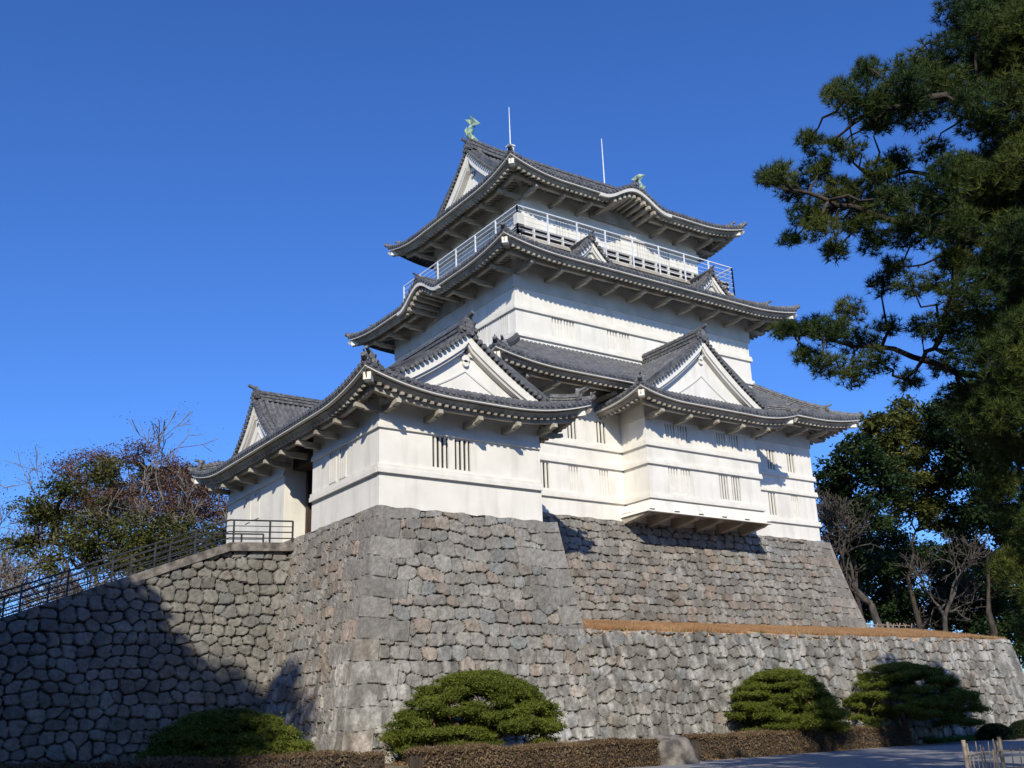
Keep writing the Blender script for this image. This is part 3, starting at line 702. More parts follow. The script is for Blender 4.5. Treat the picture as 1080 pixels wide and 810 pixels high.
# top gables
def zf4(x): t = 7.725 - x; return r4.z0 + r4.a*t + r4.b*t*t + .02
xl, xr = CX-9.883+GT, CX+9.883-GT
for xg, o_ in ((xl, (-1,0)), (xr, (1,0))): gable(keep, (xg+.02*o_[0], CY), o_, 5.75, zf4, set_=.55, board=.5, scale=1.3)
zr = zf4(0)+.1
rp = [(xl+.1, CY, zr+.22), (xl+2, CY, zr+.05), (CX, CY, zr-.02), (xr-2, CY, zr+.05), (xr-.1, CY, zr+.22)]
top_ridge = ridge(keep, rp, .46, .62, capr=.15, orn0=((xl-.05, CY, zr-.1), (-1,0)), orn1=((xr+.05, CY, zr-.1), (1,0)), size=.8)
# descending ridges beside the verge
for xg in (xl+.75, xr-.75):
    P = []
    for t in np.linspace(1.6, 7.5, 9): P.append((xg, CY-7.725+t, float(r4.z('front', np.array([5.]), np.array([t]))[0])+.15))
    ridge(keep, P, .28, .32, orn0=(P[0], (0,-1)), size=.5)
# shachi roof fish
def shachi(x, d):
    m = MB(); z = zr+.85
    P = [(x+d*.45, CY, z), (x+d*.1, CY, z+.12), (x-d*.12, CY, z+.5), (x-d*.05, CY, z+.95), (x+d*.15, CY, z+1.3)]
    m.tube(P, [.2, .27, .24, .15, .06], 10)
    for s_ in (-1, 1):
        m.poly_prism([(x+d*.1, CY, z+1.15), (x+d*.62, CY+s_*.3, z+1.35), (x+d*.2, CY+s_*.12, z+1.75), (x-d*.25, CY+s_*.32, z+1.72)], (0, .04, 0))
        m.poly_prism([(x-d*.05, CY+s_*.2, z+.35), (x-d*.1, CY+s_*.6, z+.55), (x-d*.05, CY+s_*.2, z+.75)], (d*.05, 0, 0))
    m.poly_prism([(x-d*.3, CY, z+.25), (x-d*.52, CY, z+.6), (x-d*.3, CY, z+.95), (x-d*.15, CY, z+.6)], (0, .05, 0))
    return m.build('roof_fish', M['copper'], keep)
shachi(xl+.35, 1); shachi(xr-.35, -1)
# karahafu crest ornaments
m = MB(); oni(m, (CX, CY-7.725-.02, 33.22), (0,-1), .5); m.build('ridge_ornament', M['ridge'], keep)
m = MB(); oni(m, (CX-11.935-.02, CY, 26.95), (-1,0), .45); m.build('ridge_ornament', M['ridge'], keep)
ridge(keep, [(CX, CY-7.725+.1, 33.3), (CX, CY-7.725+3.6, 33.42)], .24, .22)
ridge(keep, [(CX-11.935+.1, CY, 26.98), (CX-11.935+2.6, CY, 27.05)], .24, .22)
# curved gable boards and fluted soffit of the two karahafu
for rr, nm in ((r4, 'front'), (r3, 'left')):
    c, w, h = rr.kara[nm]; sd = rr.S[nm]; qq = np.linspace(c-w*1.12, c+w*1.12, 41); zz = rr.edge(nm, qq)
    m = MB(); A = pt(sd, qq, .02+0*qq, zz-.27); B = pt(sd, qq, .02+0*qq, zz-.05); m.strip_prism(A, B, np.array([*sd[2], 0.])*.16)
    m.build('curved_bargeboard', M['frieze'], keep)
    m = MB(); q2 = np.linspace(c-w*.62, c+w*.62, 9); z2 = rr.edge(nm, q2)
    for q_, z_ in zip(q2, z2): m.bar(pt(sd, q_, .2, z_-.5), pt(sd, q_, rr.ov, z_-.62), .2, .22)
    m.build('curved_soffit_rib', M['soffit'], keep)
    m = MB(); q2 = np.linspace(c-w*.8, c+w*.8, 21); z2 = rr.edge(nm, q2)
    m.strip_prism(pt(sd, q2, rr.ov-.25+0*q2, 0*q2+rr.z0-.6), pt(sd, q2, rr.ov-.25+0*q2, z2-.3), np.array([*sd[2], 0.])*.1); m.build('curved_panel', M['soffit'], keep)
# dormer gables of the second roof
for xc in (37.0, 46.95): dormer(keep, (xc, 44.05), (0,-1), 1.75, 26.12, 1.62, 3.8, size=.42, board=.22, hr=.2, scale=.5)
# bay roof
rb = Roof((CX-6.1, CX+6.1, 39.5, 43.7), 16.72, .45, .045, .5, 1.95, lw=3.4)
bt = 1.1
roof_side(rb, 'front', bt+.6, bay); 
for nm in ('left', 'right'):
    sd = rb.S[nm]; L = 6.3; 
    if nm == 'left': rb.S[nm] = ((CX-6.1, 39.5+L), (0,-1), (1,0), L); hl, hr_, gl, gr = False, True, None, bt
    else: rb.S[nm] = ((CX+6.1, 39.5), (0,1), (-1,0), L); hl, hr_, gl, gr = True, False, bt, None
    rb.lf_save = rb.lf
    # only the outer corner lifts
    def lf(e, t, s=rb): return s.lift*np.clip(1-e/s.lw, 0, 1)**2.1*np.clip(1-t/3.6, 0, 1)
    q0, q1 = (2.3, L) if nm == 'left' else (0, 4.0)
    rb.lf = lf
    if nm == 'left': rb.S[nm] = ((CX-6.1, 39.5+L+6), (0,-1), (1,0), L+6); roof_side(rb, nm, 6.1, bay, s0=6.0, s1=L+6, hipL=False, gR=bt, brackets=False)
    else: rb.S[nm] = ((CX+6.1, 39.5), (0,1), (-1,0), L+6); roof_side(rb, nm, 6.1, bay, s0=0, s1=L, hipR=False, gL=bt, brackets=False)
for sx in (-1, 1):
    hip(rb, bay, CX+sx*6.1, 39.5, -sx, 1, bt+.1, size=.5); corner_rafter(rb, bay, CX+sx*6.1, 39.5, -sx, 1)
def zfb(x): t = 6.1 - x; return rb.z0 + rb.a*t + rb.b*t*t
gable(bay, (CX, 39.5+bt), (0,-1), 4.6, zfb, set_=.45, board=.36, scale=1.1)
ridge(bay, [(CX, 39.5+bt-.1, zfb(0)+.12), (CX, 43.5, zfb(0)+.06), (CX, 45.8, zfb(0)+.06)], .4, .5, capr=.13, orn0=((CX, 39.5+bt, zfb(0)+.02), (0,-1)), size=.75)
# balcony
bal = wall_box('balcony', keep, CX-9.0, CX+9.0, CY-6.97, CY+6.97, 27.75, 27.95, 'soffit')
BR = (CX-9.0, CX+9.0, CY-6.97, CY+6.97); SBa = sides(*BR)
for nm in ('front', 'left', 'right'):
    sd = SBa[nm]; L = sd[3]; m = MB(); n = int(round(L/2.25))
    for i in range(n+1): m.bar(pt(sd, L*i/n, 0, 27.8), pt(sd, L*i/n, 0, 29.85), .075, .075)
    for z in (29.85, 29.55): m.bar(pt(sd, 0, 0, z), pt(sd, L, 0, z), .06 if z > 29.6 else .03, .06 if z > 29.6 else .03)
    for z in (29.25, 28.95, 28.65, 28.35): m.bar(pt(sd, 0, 0, z), pt(sd, L, 0, z), .022, .022)
    m.build('safety_railing', M['metal'], bal)
    m = MB()
    for z, hh_ in ((28.75, .1), (28.42, .14), (28.1, .16)):
        m.bar(pt(sd, .2, .3, z), pt(sd, L-.2, .3, z), .08, hh_*.7)
    for i in range(2*n+1): m.bar(pt(sd, .3+(L-.6)*i/(2*n), .3, 27.95), pt(sd, .3+(L-.6)*i/(2*n), .3, 28.8), .13, .13)
    br = m.build('balustrade', M['frieze'], bal)
    m = MB(); m.bar(pt(sd, .2, .42, 28.4), pt(sd, L-.2, .42, 28.4), .05, .8); m.build('balustrade_panel', M['dark'], br)
# lightning rod and aerial
m = MB(); m.bar((32.3, 45.5, 32.9), (32.3, 45.5, 33.35), .3, .3); m.bar((32.3, 45.5, 33.35), (32.3, 45.5, 33.43), .42, .42); m.tube([(32.3, 45.5, 33.5), (32.3, 45.5, 36.1)], [.04, .02], 6); m.build('lightning_rod', M['metal'], keep)
m = MB(); m.tube([(46.0, CY, 38.3), (46.0, CY, 42.1)], [.05, .03], 6); m.build('aerial', M['metal'], keep)
# hanging lights box at corners of second roof
m = MB(); m.box(CX-9.1, CX-8.6, CY-7.1, CY-6.7, 28.6, 29.3); m.build('corner_box', M['frieze'], bal)

# ================================================================== FRONT TURRET
tur = empty('corner_turret', (0,0,0), 'low white turret with front gable and dark side entrance, in front of the keep', 'turret')
w_n = wall_box('wall', tur, AX0, AX1, AY0+.2, 44.2, AZ, 13.9)
w_m = wall_box('wall', tur, 21.0, AX1, 44.2, 47.5, AZ, 13.9)
w_f = wall_box('wall', tur, AX0, KX0+.2, 47.5, 55.3, AZ-.4, 13.9)
SA = sides(AX0, AX1, AY0, 44.2); SF = sides(AX0, KX0, 47.5, 55.3)
ledge(w_n, [(SA['front'], -.13, AX1-AX0+.0), (SA['left'], 0, 6.6)], 10.24, .36, .15)
ledge(w_n, [(SA['front'], -.1, AX1-AX0), (SA['left'], 0, 6.6)], 12.15, .24, .10)
ledge(w_f, [(SF['left'], 0, 7.8)], 12.2, .24, .10)
m = MB()
for z, hh_, d in ((10.24, .36, .15),): pass
hs_ = [(U(u, 480, AY0)-AX0, .8, 10.75, 12.1) for u in (464.7, 488)]
for h in hs_: window(w_n, SA['front'], *h, 3, True, ins=1)
holed('wall', tur, SA['front'], AX1-AX0, AZ, 13.9, hs_)
for v_ in (41.0, 42.0): window(w_n, SA['left'], 44.2-v_, .6, 10.75, 12.1, 3, False)
for v_ in (51.0, 52.2): window(w_f, SF['left'], 55.3-v_, .6, 10.75, 12.1, 3, False)
m = MB(); m.box(20.94, 21.0, 44.25, 47.45, AZ+.02, 13.6); door = m.build('entrance_door', M['dark'], tur)
m = MB()
for y in (44.4, 45.3, 46.3, 47.3): m.box(20.6, 20.93, y-.12, y+.12, AZ+.02, 12.9)
m.box(19.9, 20.93, 44.25, 47.45, 12.5, 13.2); m.build('door_post', M['wood'], door)
ra = Roof((17.92, 29.47, 35.85, 57.0), 13.42, .36, .0416, .75, 1.75, lw=4.6)
ag = 1.25
roof_side(ra, 'front', ag+.6, tur)
roof_side(ra, 'left', 5.775, tur, gR=ag, gL=ag)
roof_side(ra, 'right', 5.775, tur, s1=12.0, hipR=False, gL=ag)
roof_side(ra, 'back', ag+.6, tur, under=False)
for cx_, cy_, dx, dy in ((17.92, 35.85, 1, 1), (29.47, 35.85, -1, 1), (17.92, 57.0, 1, -1)):
    hip(ra, tur, cx_, cy_, dx, dy, ag+.1, size=.62); corner_rafter(ra, tur, cx_, cy_, dx, dy)
XC = (17.92+29.47)/2
def zfa(x): t = 5.775 - x; return ra.z0 + ra.a*t + ra.b*t*t
gable(tur, (XC, 35.85+ag), (0,-1), 4.15, zfa, set_=.45, board=.36, scale=1.15)
ridge(tur, [(XC, 35.85+ag-.1, zfa(0)+.12), (XC, 45, zfa(0)+.08), (XC, 55.5, zfa(0)+.08)], .4, .5, capr=.13, orn0=((XC, 35.85+ag, zfa(0)+.05), (0,-1)), size=.82)
dormer(tur, (19.95, 53.3), (-1,0), 3.15, 14.75, 2.95, 10.4, size=.7, board=.34, hr=.42, scale=1.)

# ================================================================== SMALL STRUCTURES
def along(a, b, t): return tuple(np.array(a) + (np.array(b)-np.array(a))*t)
def rampz(x): return float(rtop(np.array(x+12.)))
def ramp_rail(y, x0, x1, label):
    e = empty('handrail', (x0, y, rampz(x0)), label, 'handrail', 'handrails of the stair ramp'); P = e.location
    xs_ = [x0]; 
    while xs_[-1]+1.7 < x1: xs_.append(xs_[-1]+1.7)
    xs_.append(x1)
    for x in xs_:
        m = MB(); m.bar((x, y, rampz(x)-.1), (x, y, rampz(x)+1.08), .07, .07); o = m.build('post', M['darkmetal'], e); o.location = -P
    kn = sorted(set([x0, 16.2, x1]))
    for hh_, th in ((1.08, .07), (.82, .035), (.56, .05), (.28, .05)):
        m = MB(); m.tube([(x, y, rampz(x)+hh_) for x in kn], th*.55, 6); o = m.build('rail', M['darkmetal'], e); o.location = -P
ramp_rail(45.6, -4.0, 19.2, 'dark metal handrail on the near edge of the stair ramp, above the polygonal stone wall')
ramp_rail(49.2, -4.0, 19.2, 'dark metal handrail on the far edge of the stair ramp, below the trees')
# low bamboo fences
def bamboo(pts, h, step, label, rng, r=.018, lattice=False):
    e = empty('bamboo_fence', pts[0], label, 'fence'); P = e.location
    for a, b in zip(pts[:-1], pts[1:]):
        a, b = Vector(a), Vector(b); L = (b-a).length; n = int(L/step)
        for k in (.35, .75):
            m = MB(); m.tube([a+Vector((0,0,h*k)), b+Vector((0,0,h*k))], r, 6); o = m.build('rail', M['bamboo'], e); o.location = -P
        m = MB(); m.tube([a-Vector((0,0,.1)), a+Vector((0,0,h*1.08))], r*2.6, 8); o = m.build('post', M['bamboo'], e); o.location = -P
        for i in range(1, n+1):
            c = a.lerp(b, i/n); d = Vector((rng.uniform(-.05,.05), rng.uniform(-.05,.05), h*rng.uniform(.82, 1.05)))
            if lattice: d.x = (.3 if i % 2 else -.3)
            m = MB(); m.tube([c - d*.08, c + d], r*rng.uniform(.7, 1.15), 6); o = m.build('picket', M['bamboo'], e); o.location = -P
rg = random.Random(5)
bamboo([(19.05, 12.7, GZ), (21.2, 13.3, GZ), (24.5, 12.2, GZ)], .84, .21, 'low fence of weathered bamboo pickets in the gravel at the right corner', rg, .015)
bamboo([(56.3, 43.1, 5.13), (58.3, 42.9, 5.13), (60.3, 42.7, 5.13)], .62, .26, 'short crossed bamboo fence on the terrace beside the keep base corner', rg, .03, True)
# boulder
mb = MB(); th, ph = np.meshgrid(np.linspace(0, 2*math.pi, 49), np.linspace(-math.pi/2, math.pi/2, 25), indexing='ij')
d3 = np.stack([np.cos(ph)*np.cos(th), np.cos(ph)*np.sin(th), np.sin(ph)], -1)
rr = 1 + .35*(fbm(d3[..., 0]*1.6+4, d3[..., 1]*1.6+d3[..., 2]*2.1, 77, 4)-.5) + .08*(fbm(d3[..., 0]*6+4, d3[..., 1]*6+d3[..., 2]*5, 78, 3)-.5)
rr[-1] = rr[0]
Pb = d3*rr[..., None]*np.array([1.0, .75, 1.05]); Pb = Pb/(np.sum(np.abs(Pb/np.array([1.0,.75,1.05]))**4, -1, keepdims=True)**.25+1e-6)*.9*rr[..., None]
Pb[..., 0] -= .35*np.clip(Pb[..., 2], 0, 1); Pb += np.array([27.5, 30.1, GZ+.05])
mb.grid(Pb); tag(mb.build('boulder', M['rock'], smooth=True), 'grey weathered boulder standing between the two clipped hedges', 'boulder')

# ================================================================== VEGETATION
def unit(rng, n):
    v = rng.normal(size=(n, 3)); return v/np.linalg.norm(v, axis=1)[:, None]
def leaves(mb, C, size, rng, up=.3, aspect=.5):
    n = len(C); nrm = unit(rng, n); nrm[:, 2] = np.abs(nrm[:, 2])+up; nrm /= np.linalg.norm(nrm, axis=1)[:, None]
    a = np.cross(nrm, unit(rng, n)); a /= np.linalg.norm(a, axis=1)[:, None]; b = np.cross(nrm, a)
    s_ = size*(.6+.8*rng.random(n))[:, None]
    V = np.stack([C-a*s_, C-b*s_*aspect, C+a*s_, C+b*s_*aspect], 1)
    mb.add(V.reshape(-1, 3), q=np.arange(4*n).reshape(n, 4))
def needles(mb, C, dirs, rng, n=20, ln=.17, w=.012, spread=.9):
    k = len(C); C_ = np.repeat(C, n, 0); D = np.repeat(dirs, n, 0)*.65 + unit(rng, k*n)*spread
    D /= np.linalg.norm(D, axis=1)[:, None]; L_ = ln*(.7+.5*rng.random(k*n))[:, None]
    sd = np.cross(D, unit(rng, k*n)); sd /= np.linalg.norm(sd, axis=1)[:, None]
    V = np.stack([C_-sd*w*.5, C_+sd*w*.5, C_+D*L_], 1); mb.add(V.reshape(-1, 3), t=np.arange(3*k*n).reshape(-1, 3))
def inball(rng, n, c, r):
    return np.array(c) + unit(rng, n)*(rng.random(n)**.42)[:, None]*np.array(r)
def wobble(a, b, rng, k=5, amp=.06):
    a, b = np.array(a, float), np.array(b, float); L = np.linalg.norm(b-a); t = np.linspace(0, 1, k)[:, None]
    P = a + (b-a)*t; P[1:-1] += rng.normal(size=(k-2, 3))*amp*L; return P
def WP(u, v, D): r = ray(u, v); return np.array(r*(D/r.dot(_f)))
def nearest(limbs, p):
    best = None
    for P in limbs:
        for i in range(len(P)):
            d = np.linalg.norm(P[i]-p) + .35*max(0, P[i][2]-p[2])
            if best is None or d < best[0]: best = (d, P[i])
    return best[1]

# --- big pine at the right
def big_pine():
    rng = np.random.default_rng(11)
    t = empty('pine_tree', (24.2, 11.9, GZ), 'large dark pine reaching its needled branches in from the right edge', 'pine tree'); B = t.location
    w = MB(); limbs = []
    trunk = np.array([[24.2,11.9,GZ-.2],[24.0,11.6,2.5],[23.4,11.2,6],[22.8,10.6,10],[22.3,10.2,14],[21.9,9.9,18.5]])
    w.tube(trunk, [.42,.36,.31,.25,.17,.06], 10)
    def limb(px, r0, r1, start):
        P = [trunk[start]] + [WP(u, v, D) for u, v, D in px]; P = np.array(P); 
        ts = np.linspace(0, len(P)-1, len(P)*4-3); Q = np.stack([np.interp(ts, np.arange(len(P)), P[:, k]) for k in range(3)], 1)
        Q[1:-1] += rng.normal(size=(len(Q)-2, 3))*.05; w.tube(Q, np.linspace(r0, r1, len(Q)), 7); limbs.append(Q)
    limb([(1100,95,21.5),(1010,100,21),(940,112,20.6),(888,106,20.2)], .13, .025, 3)
    limb([(1110,30,22.5),(1050,35,23),(1010,40,23.4)], .1, .02, 4)
    limb([(1110,235,21.6),(1045,256,21.2),(980,245,21.4),(900,220,21),(835,200,20.5)], .17, .025, 2)
    limb([(1120,190,23),(1050,205,24),(960,180,24.5),(920,190,24.5)], .12, .02, 3)
    limb([(1110,262,22),(1012,255,21.6),(1004,310,21.5),(985,365,21.6),(955,400,21.8)], .15, .03, 2)
    limb([(1004,312,21.5),(985,330,22),(930,340,22.5),(870,355,22.8),(832,350,23)], .07, .02, 2) if False else None
    limb([(1115,400,22),(1030,395,21.8),(960,372,22),(900,362,22),(840,352,22)], .12, .02, 1)
    limb([(1120,470,22.5),(1050,470,23),(1010,440,23)], .1, .02, 1)
    limb([(1120,600,23.5),(1070,590,24)], .09, .02, 1)
    bl = [(885,98,16),(903,106,22),(915,78,17),(938,112,24),(925,132,14),(958,78,24),(966,118,24),(990,60,26),(1000,98,28),(1018,32,22),(1048,12,28),(1040,70,36),(1075,40,36),(1070,110,38),(1036,128,22),(1062,158,26),
     (808,187,10),(822,185,14),(836,202,17),(857,150,13),(862,176,17),(880,152,9),(850,226,17),(832,253,10),(866,242,17),(880,207,21),(902,232,22),(882,264,13),(925,190,20),(942,216,22),(948,170,15),(962,242,24),(986,200,24),(1002,236,26),(1022,182,22),(1032,216,26),(1060,205,34),(1074,255,34),(922,256,15),(946,282,13),(1012,276,20),(1042,292,20),
     (822,352,9),(838,348,12),(856,345,15),(850,376,12),(876,350,18),(872,386,17),(895,330,16),(906,362,20),(900,396,17),(926,382,17),(936,346,14),(932,300,16),(962,302,14),(960,402,14),(986,302,12),(1062,332,30),(1048,380,26),(1078,402,36),(1012,420,20),(1032,442,28),(1062,462,34),(1078,530,34),(1050,512,22),(1072,600,26),(1085,350,30),(1082,180,30),(1085,480,30),(1030,10,16),(988,345,17),(1012,330,22),(1025,368,24),(995,385,16),(968,345,12),(1035,345,22),(900,160,14),(985,160,16),(915,215,20),(1005,180,20),(955,205,20)]
    for i in range(58):
        v_ = rng.uniform(0, 690); bl.append((rng.uniform(1005 if i > 25 else 1040, 1125) + (70 if v_ > 540 else (25 if v_ > 470 else 0)), v_, rng.uniform(20, 32)))
    for u, v, r in list(bl[:47]): bl.append((u+rng.uniform(-.5,.7)*r, v+rng.uniform(-.5,.5)*r, r*.7))
    nb = MB(); mpx = 21.6/F_PX
    for u, v, r in bl:
        c = WP(u, v, 21.6 + rng.uniform(-2, 2)); r_ = r*mpx*1.05
        src = nearest(limbs, c); P = wobble(src, c, rng, 5, .05); w.tube(P, np.linspace(.035, .012, 5), 5)
        k = int(.27*r*r)+10; C = inball(rng, k, c, (r_*1.12, r_*1.12, r_*.85))
        for q in C[::9]: w.tube(wobble(c, q, rng, 4, .06), [.012,.01,.008,.006], 4, caps=False)
        dr = (C-c)/(np.linalg.norm(C-c, axis=1)[:, None]+1e-6)*.5 + np.array([0,0,.75]); dr /= np.linalg.norm(dr, axis=1)[:, None]
        needles(nb, C, dr, rng, 20, .165, .014)
    # unseen upper and right side of the crown
    for i in range(70):
        a = rng.uniform(-2.6, 1.3); z = rng.uniform(7, 18.5); R_ = rng.uniform(.8, 5.2)*(1-(z-7)/16)
        c = np.array([23 + math.cos(a)*R_, 10.8 + math.sin(a)*R_, z])
        d = c @ np.array(_f); 
        k = 60; C = inball(rng, k, c, (.85,.85,.5)); w.tube(wobble(trunk[min(5, 1+int((z-2.5)/3.8))], c, rng, 5, .05), np.linspace(.07,.015,5), 5)
        needles(nb, C, np.tile([0,0,1.], (k, 1)), rng, 14, .2, .022)
    o = w.build('trunk', M['bark'], t, smooth=True); o.location = -B; o = nb.build('crown', M['pine'], t); o.location = -B
big_pine()

def skeleton(w, rng, p, d, L, r, depth, tips, spread=.6, up=.12, kids=(2, 4), shrink=.74, rmin=.012, thin=.024):
    k = 4; P = [np.array(p)]; dd = np.array(d)
    for i in range(k):
        dd = dd + rng.normal(size=3)*.13 + np.array([0,0,up*.3]); dd /= np.linalg.norm(dd); P.append(P[-1]+dd*L/k)
    w.tube(P, np.maximum(np.linspace(r, r*.68, k+1), thin), 7 if r > .08 else (5 if r > .03 else 4), caps=False)
    if depth == 0 or r < rmin: tips.append(P[-1]); return
    for i in range(rng.integers(kids[0], kids[1]+1)):
        nd = dd + rng.normal(size=3)*spread; nd[2] += up; nd /= np.linalg.norm(nd)
        s_ = P[-1] if i < 2 else P[rng.integers(2, k)]
        skeleton(w, rng, s_, nd, L*shrink*rng.uniform(.8, 1.15), r*.62, depth-1, tips, spread, up, kids, shrink, rmin)
def bare_tree(base, h, r, depth, seed, label, cat='bare tree', mat='palebark', lean=(0,0), leaf=None, group=None, spread=.55, nm='bare_tree'):
    rng = np.random.default_rng(seed); w = MB(); tips = []
    skeleton(w, rng, (0,0,-.2), (lean[0], lean[1], 1), h*.3, r, depth, tips, spread)
    t = empty(nm, base, label, cat, group); w.build('trunk', M[mat], t, smooth=True)
    if leaf:
        m, n, rad, size = leaf; T = np.array(tips); mb = MB(); C = np.repeat(T, n, 0) + rng.normal(size=(len(T)*n, 3))*rad
        leaves(mb, C, size, rng); mb.build('crown', M[m], t)
    return t
def blob_tree(base, blobs, label, cat, seed, mat='ever', leaf=.2, dens=1., trunk_r=.3, group=None, nm='tree', clump=.34, D0=62., bark='bark', fork=.6):
    """blobs: (u, v, r_px, D) read as crown clumps, each with its own depth"""
    rng = np.random.default_rng(seed); t = empty(nm, base, label, cat, group); B = np.array(base)
    cs = [(WP(u, v, D)-B, r*D/F_PX) for u, v, r, D in blobs]; w = MB(); nb = MB()
    cen = np.mean([c for c, r in cs], 0); fk = np.array([cen[0]*fork, cen[1]*fork, cen[2]*fork])
    tr = wobble((0,0,-.3), fk, rng, 6, .03); w.tube(tr, np.linspace(trunk_r, trunk_r*.25, 6), 9); limbs = [tr[3:]]
    for c, r in sorted(cs, key=lambda q: np.linalg.norm(q[0]-fk)):
        P = wobble(nearest(limbs, c), c, rng, 7, .045); w.tube(P, np.linspace(trunk_r*.38, trunk_r*.08, 7), 6); limbs.append(P[2:])
        k = int(34*dens); S = inball(rng, k, c, (r, r, r*.8))
        for q in S[::2]: w.tube(wobble(c, q, rng, 4, .08), np.array([.06,.045,.03,.015])*trunk_r/.3, 4, caps=False)
        n = int(r*r*480*dens/(leaf/.2)**2/k)+4
        C = np.repeat(S, n, 0) + rng.normal(size=(k*n, 3))*np.array([r*clump*.55, r*clump*.55, r*clump*.32]); leaves(nb, C, leaf, rng)
    w.build('trunk', M[bark], t, smooth=True); nb.build('crown', M[mat], t); return t
def gpos(u, D, z):
    p = WP(u, 700, D); return (float(p[0]), float(p[1]), z)
# --- trees behind the ramp on the left
blob_tree(gpos(128, 64, GZ), [(35,535,24,64),(70,515,24,63),(105,500,22,64),(20,575,18,64),(50,592,20,62),(150,585,24,62),(120,590,22,63),(75,575,22,64),(185,580,24,64),(228,585,16,62),(60,548,24,64),(92,560,26,62),(125,566,26,64),(158,556,26,61),(190,562,24,65),(216,572,20,63),(205,596,16,62),(165,588,20,66),(92,588,18,65),(40,570,14,64),(235,560,14,64),(140,598,16,60),(110,540,20,67)],
    'spreading evergreen tree with yellow green foliage above the stair handrail', 'evergreen tree', 21, 'olive', .10, .36, .42, clump=.55)
blob_tree(gpos(175, 69, GZ), [(75,500,20,70),(110,485,22,70),(145,480,20,69),(175,495,22,70),(225,505,18,69),(90,520,22,70),(75,540,20,70),(180,540,22,70),(215,545,20,69),(100,532,22,70),(130,538,24,69),(160,530,22,71),(190,522,22,68),(215,526,18,70),(150,512,16,70),(235,540,14,69),(120,515,14,71)],
    'thinning tree with dull reddish foliage behind the evergreen on the left', 'autumn tree', 22, 'reddish', .075, .30, .3, clump=.65)
blob_tree(gpos(150, 74, GZ), [(110,500,15,75),(170,505,18,74),(192,500,15,74),(150,496,12,75),(130,520,16,76),(205,515,14,74)],
    'dark green tree top rising behind the reddish foliage on the left', 'evergreen tree', 23, 'ever', .12, .6, .3)
bare_tree(gpos(95, 71, GZ), 25, .42, 7, 31, 'tall half bare tree with pale twigs rising over the left evergreen', leaf=('olive', 9, .3, .06), lean=(.05,0))
bare_tree(gpos(150, 70, GZ), 23, .36, 7, 37, 'half bare tree with fine twigs above the reddish foliage', leaf=('reddish', 7, .3, .055))
bare_tree(gpos(25, 72, GZ), 21, .36, 7, 33, 'leafless tree with pale limbs at the far left edge, nearer the evergreen')
bare_tree(gpos(-25, 78, GZ), 22, .36, 7, 34, 'leafless tree cut by the left edge of the photograph')
bare_tree(gpos(70, 90, GZ), 18, .3, 7, 35, 'distant leafless tree seen under the evergreen crown, behind the handrail')
# --- trees behind the terrace on the right
rb_ = [
 ((905,78), [(885,500,26,80),(905,480,26,78),(930,505,30,79),(890,535,24,80),(915,545,28,77),(895,572,20,80),(880,520,16,82)], 'evergreen tree with sunlit crown next to the keep wall on the right', 'ever'),
 ((960,84), [(925,455,24,84),(955,445,28,86),(985,460,30,84),(950,490,32,83),(990,505,32,85),(965,535,28,84),(1000,550,26,86),(935,470,20,84)], 'tall broad evergreen in the middle of the grove behind the terrace', 'olive'),
 ((1040,80), [(1000,440,26,80),(1030,420,28,81),(1060,440,30,79),(1020,480,34,80),(1055,500,36,81),(1075,470,30,80),(1040,540,32,80),(1075,560,30,80),(1010,580,24,82)], 'dark evergreen tree behind the pine at the right end of the terrace', 'ever'),
 ((985,96), [(930,570,28,96),(965,590,30,98),(1000,600,30,95),(1035,605,30,97),(1060,620,26,96),(945,620,20,98),(905,610,20,97),(1080,640,24,96),(900,590,22,90),(925,600,26,88),(950,640,24,88),(985,640,26,88),(1010,630,26,88),(1040,645,26,88),(1065,590,28,88),(1075,665,24,82),(1050,668,20,82),(1095,650,26,84),(1090,690,24,80),(1025,660,18,86),(940,655,16,88),(905,650,16,90),(1100,600,34,82),(920,635,22,90),(1000,655,18,88),(960,655,18,88)], 'low dark tree filling the back of the grove behind the terrace', 'ever')]
for k, ((u, D), bl, lab, mt) in enumerate(rb_):
    blob_tree(gpos(u, D, 2.0), bl, lab, 'evergreen tree', 41+k, mt, .17, 1.0, .36, 'grove trees behind the terrace')
bare_tree(gpos(938, 74, 4.6), 11.5, .34, 7, 52, 'leafless tree with twisting grey limbs just behind the terrace', lean=(-.1,.05), spread=.6, mat='greybark')
bare_tree(gpos(1000, 79, 4.4), 10, .26, 6, 53, 'smaller leafless tree among the dark evergreens at the right', spread=.6, mat='greybark')
for k, (u, D, h) in enumerate(((965, 82, 17), (1018, 84, 18), (1045, 82, 17), (985, 88, 16))):
    pass
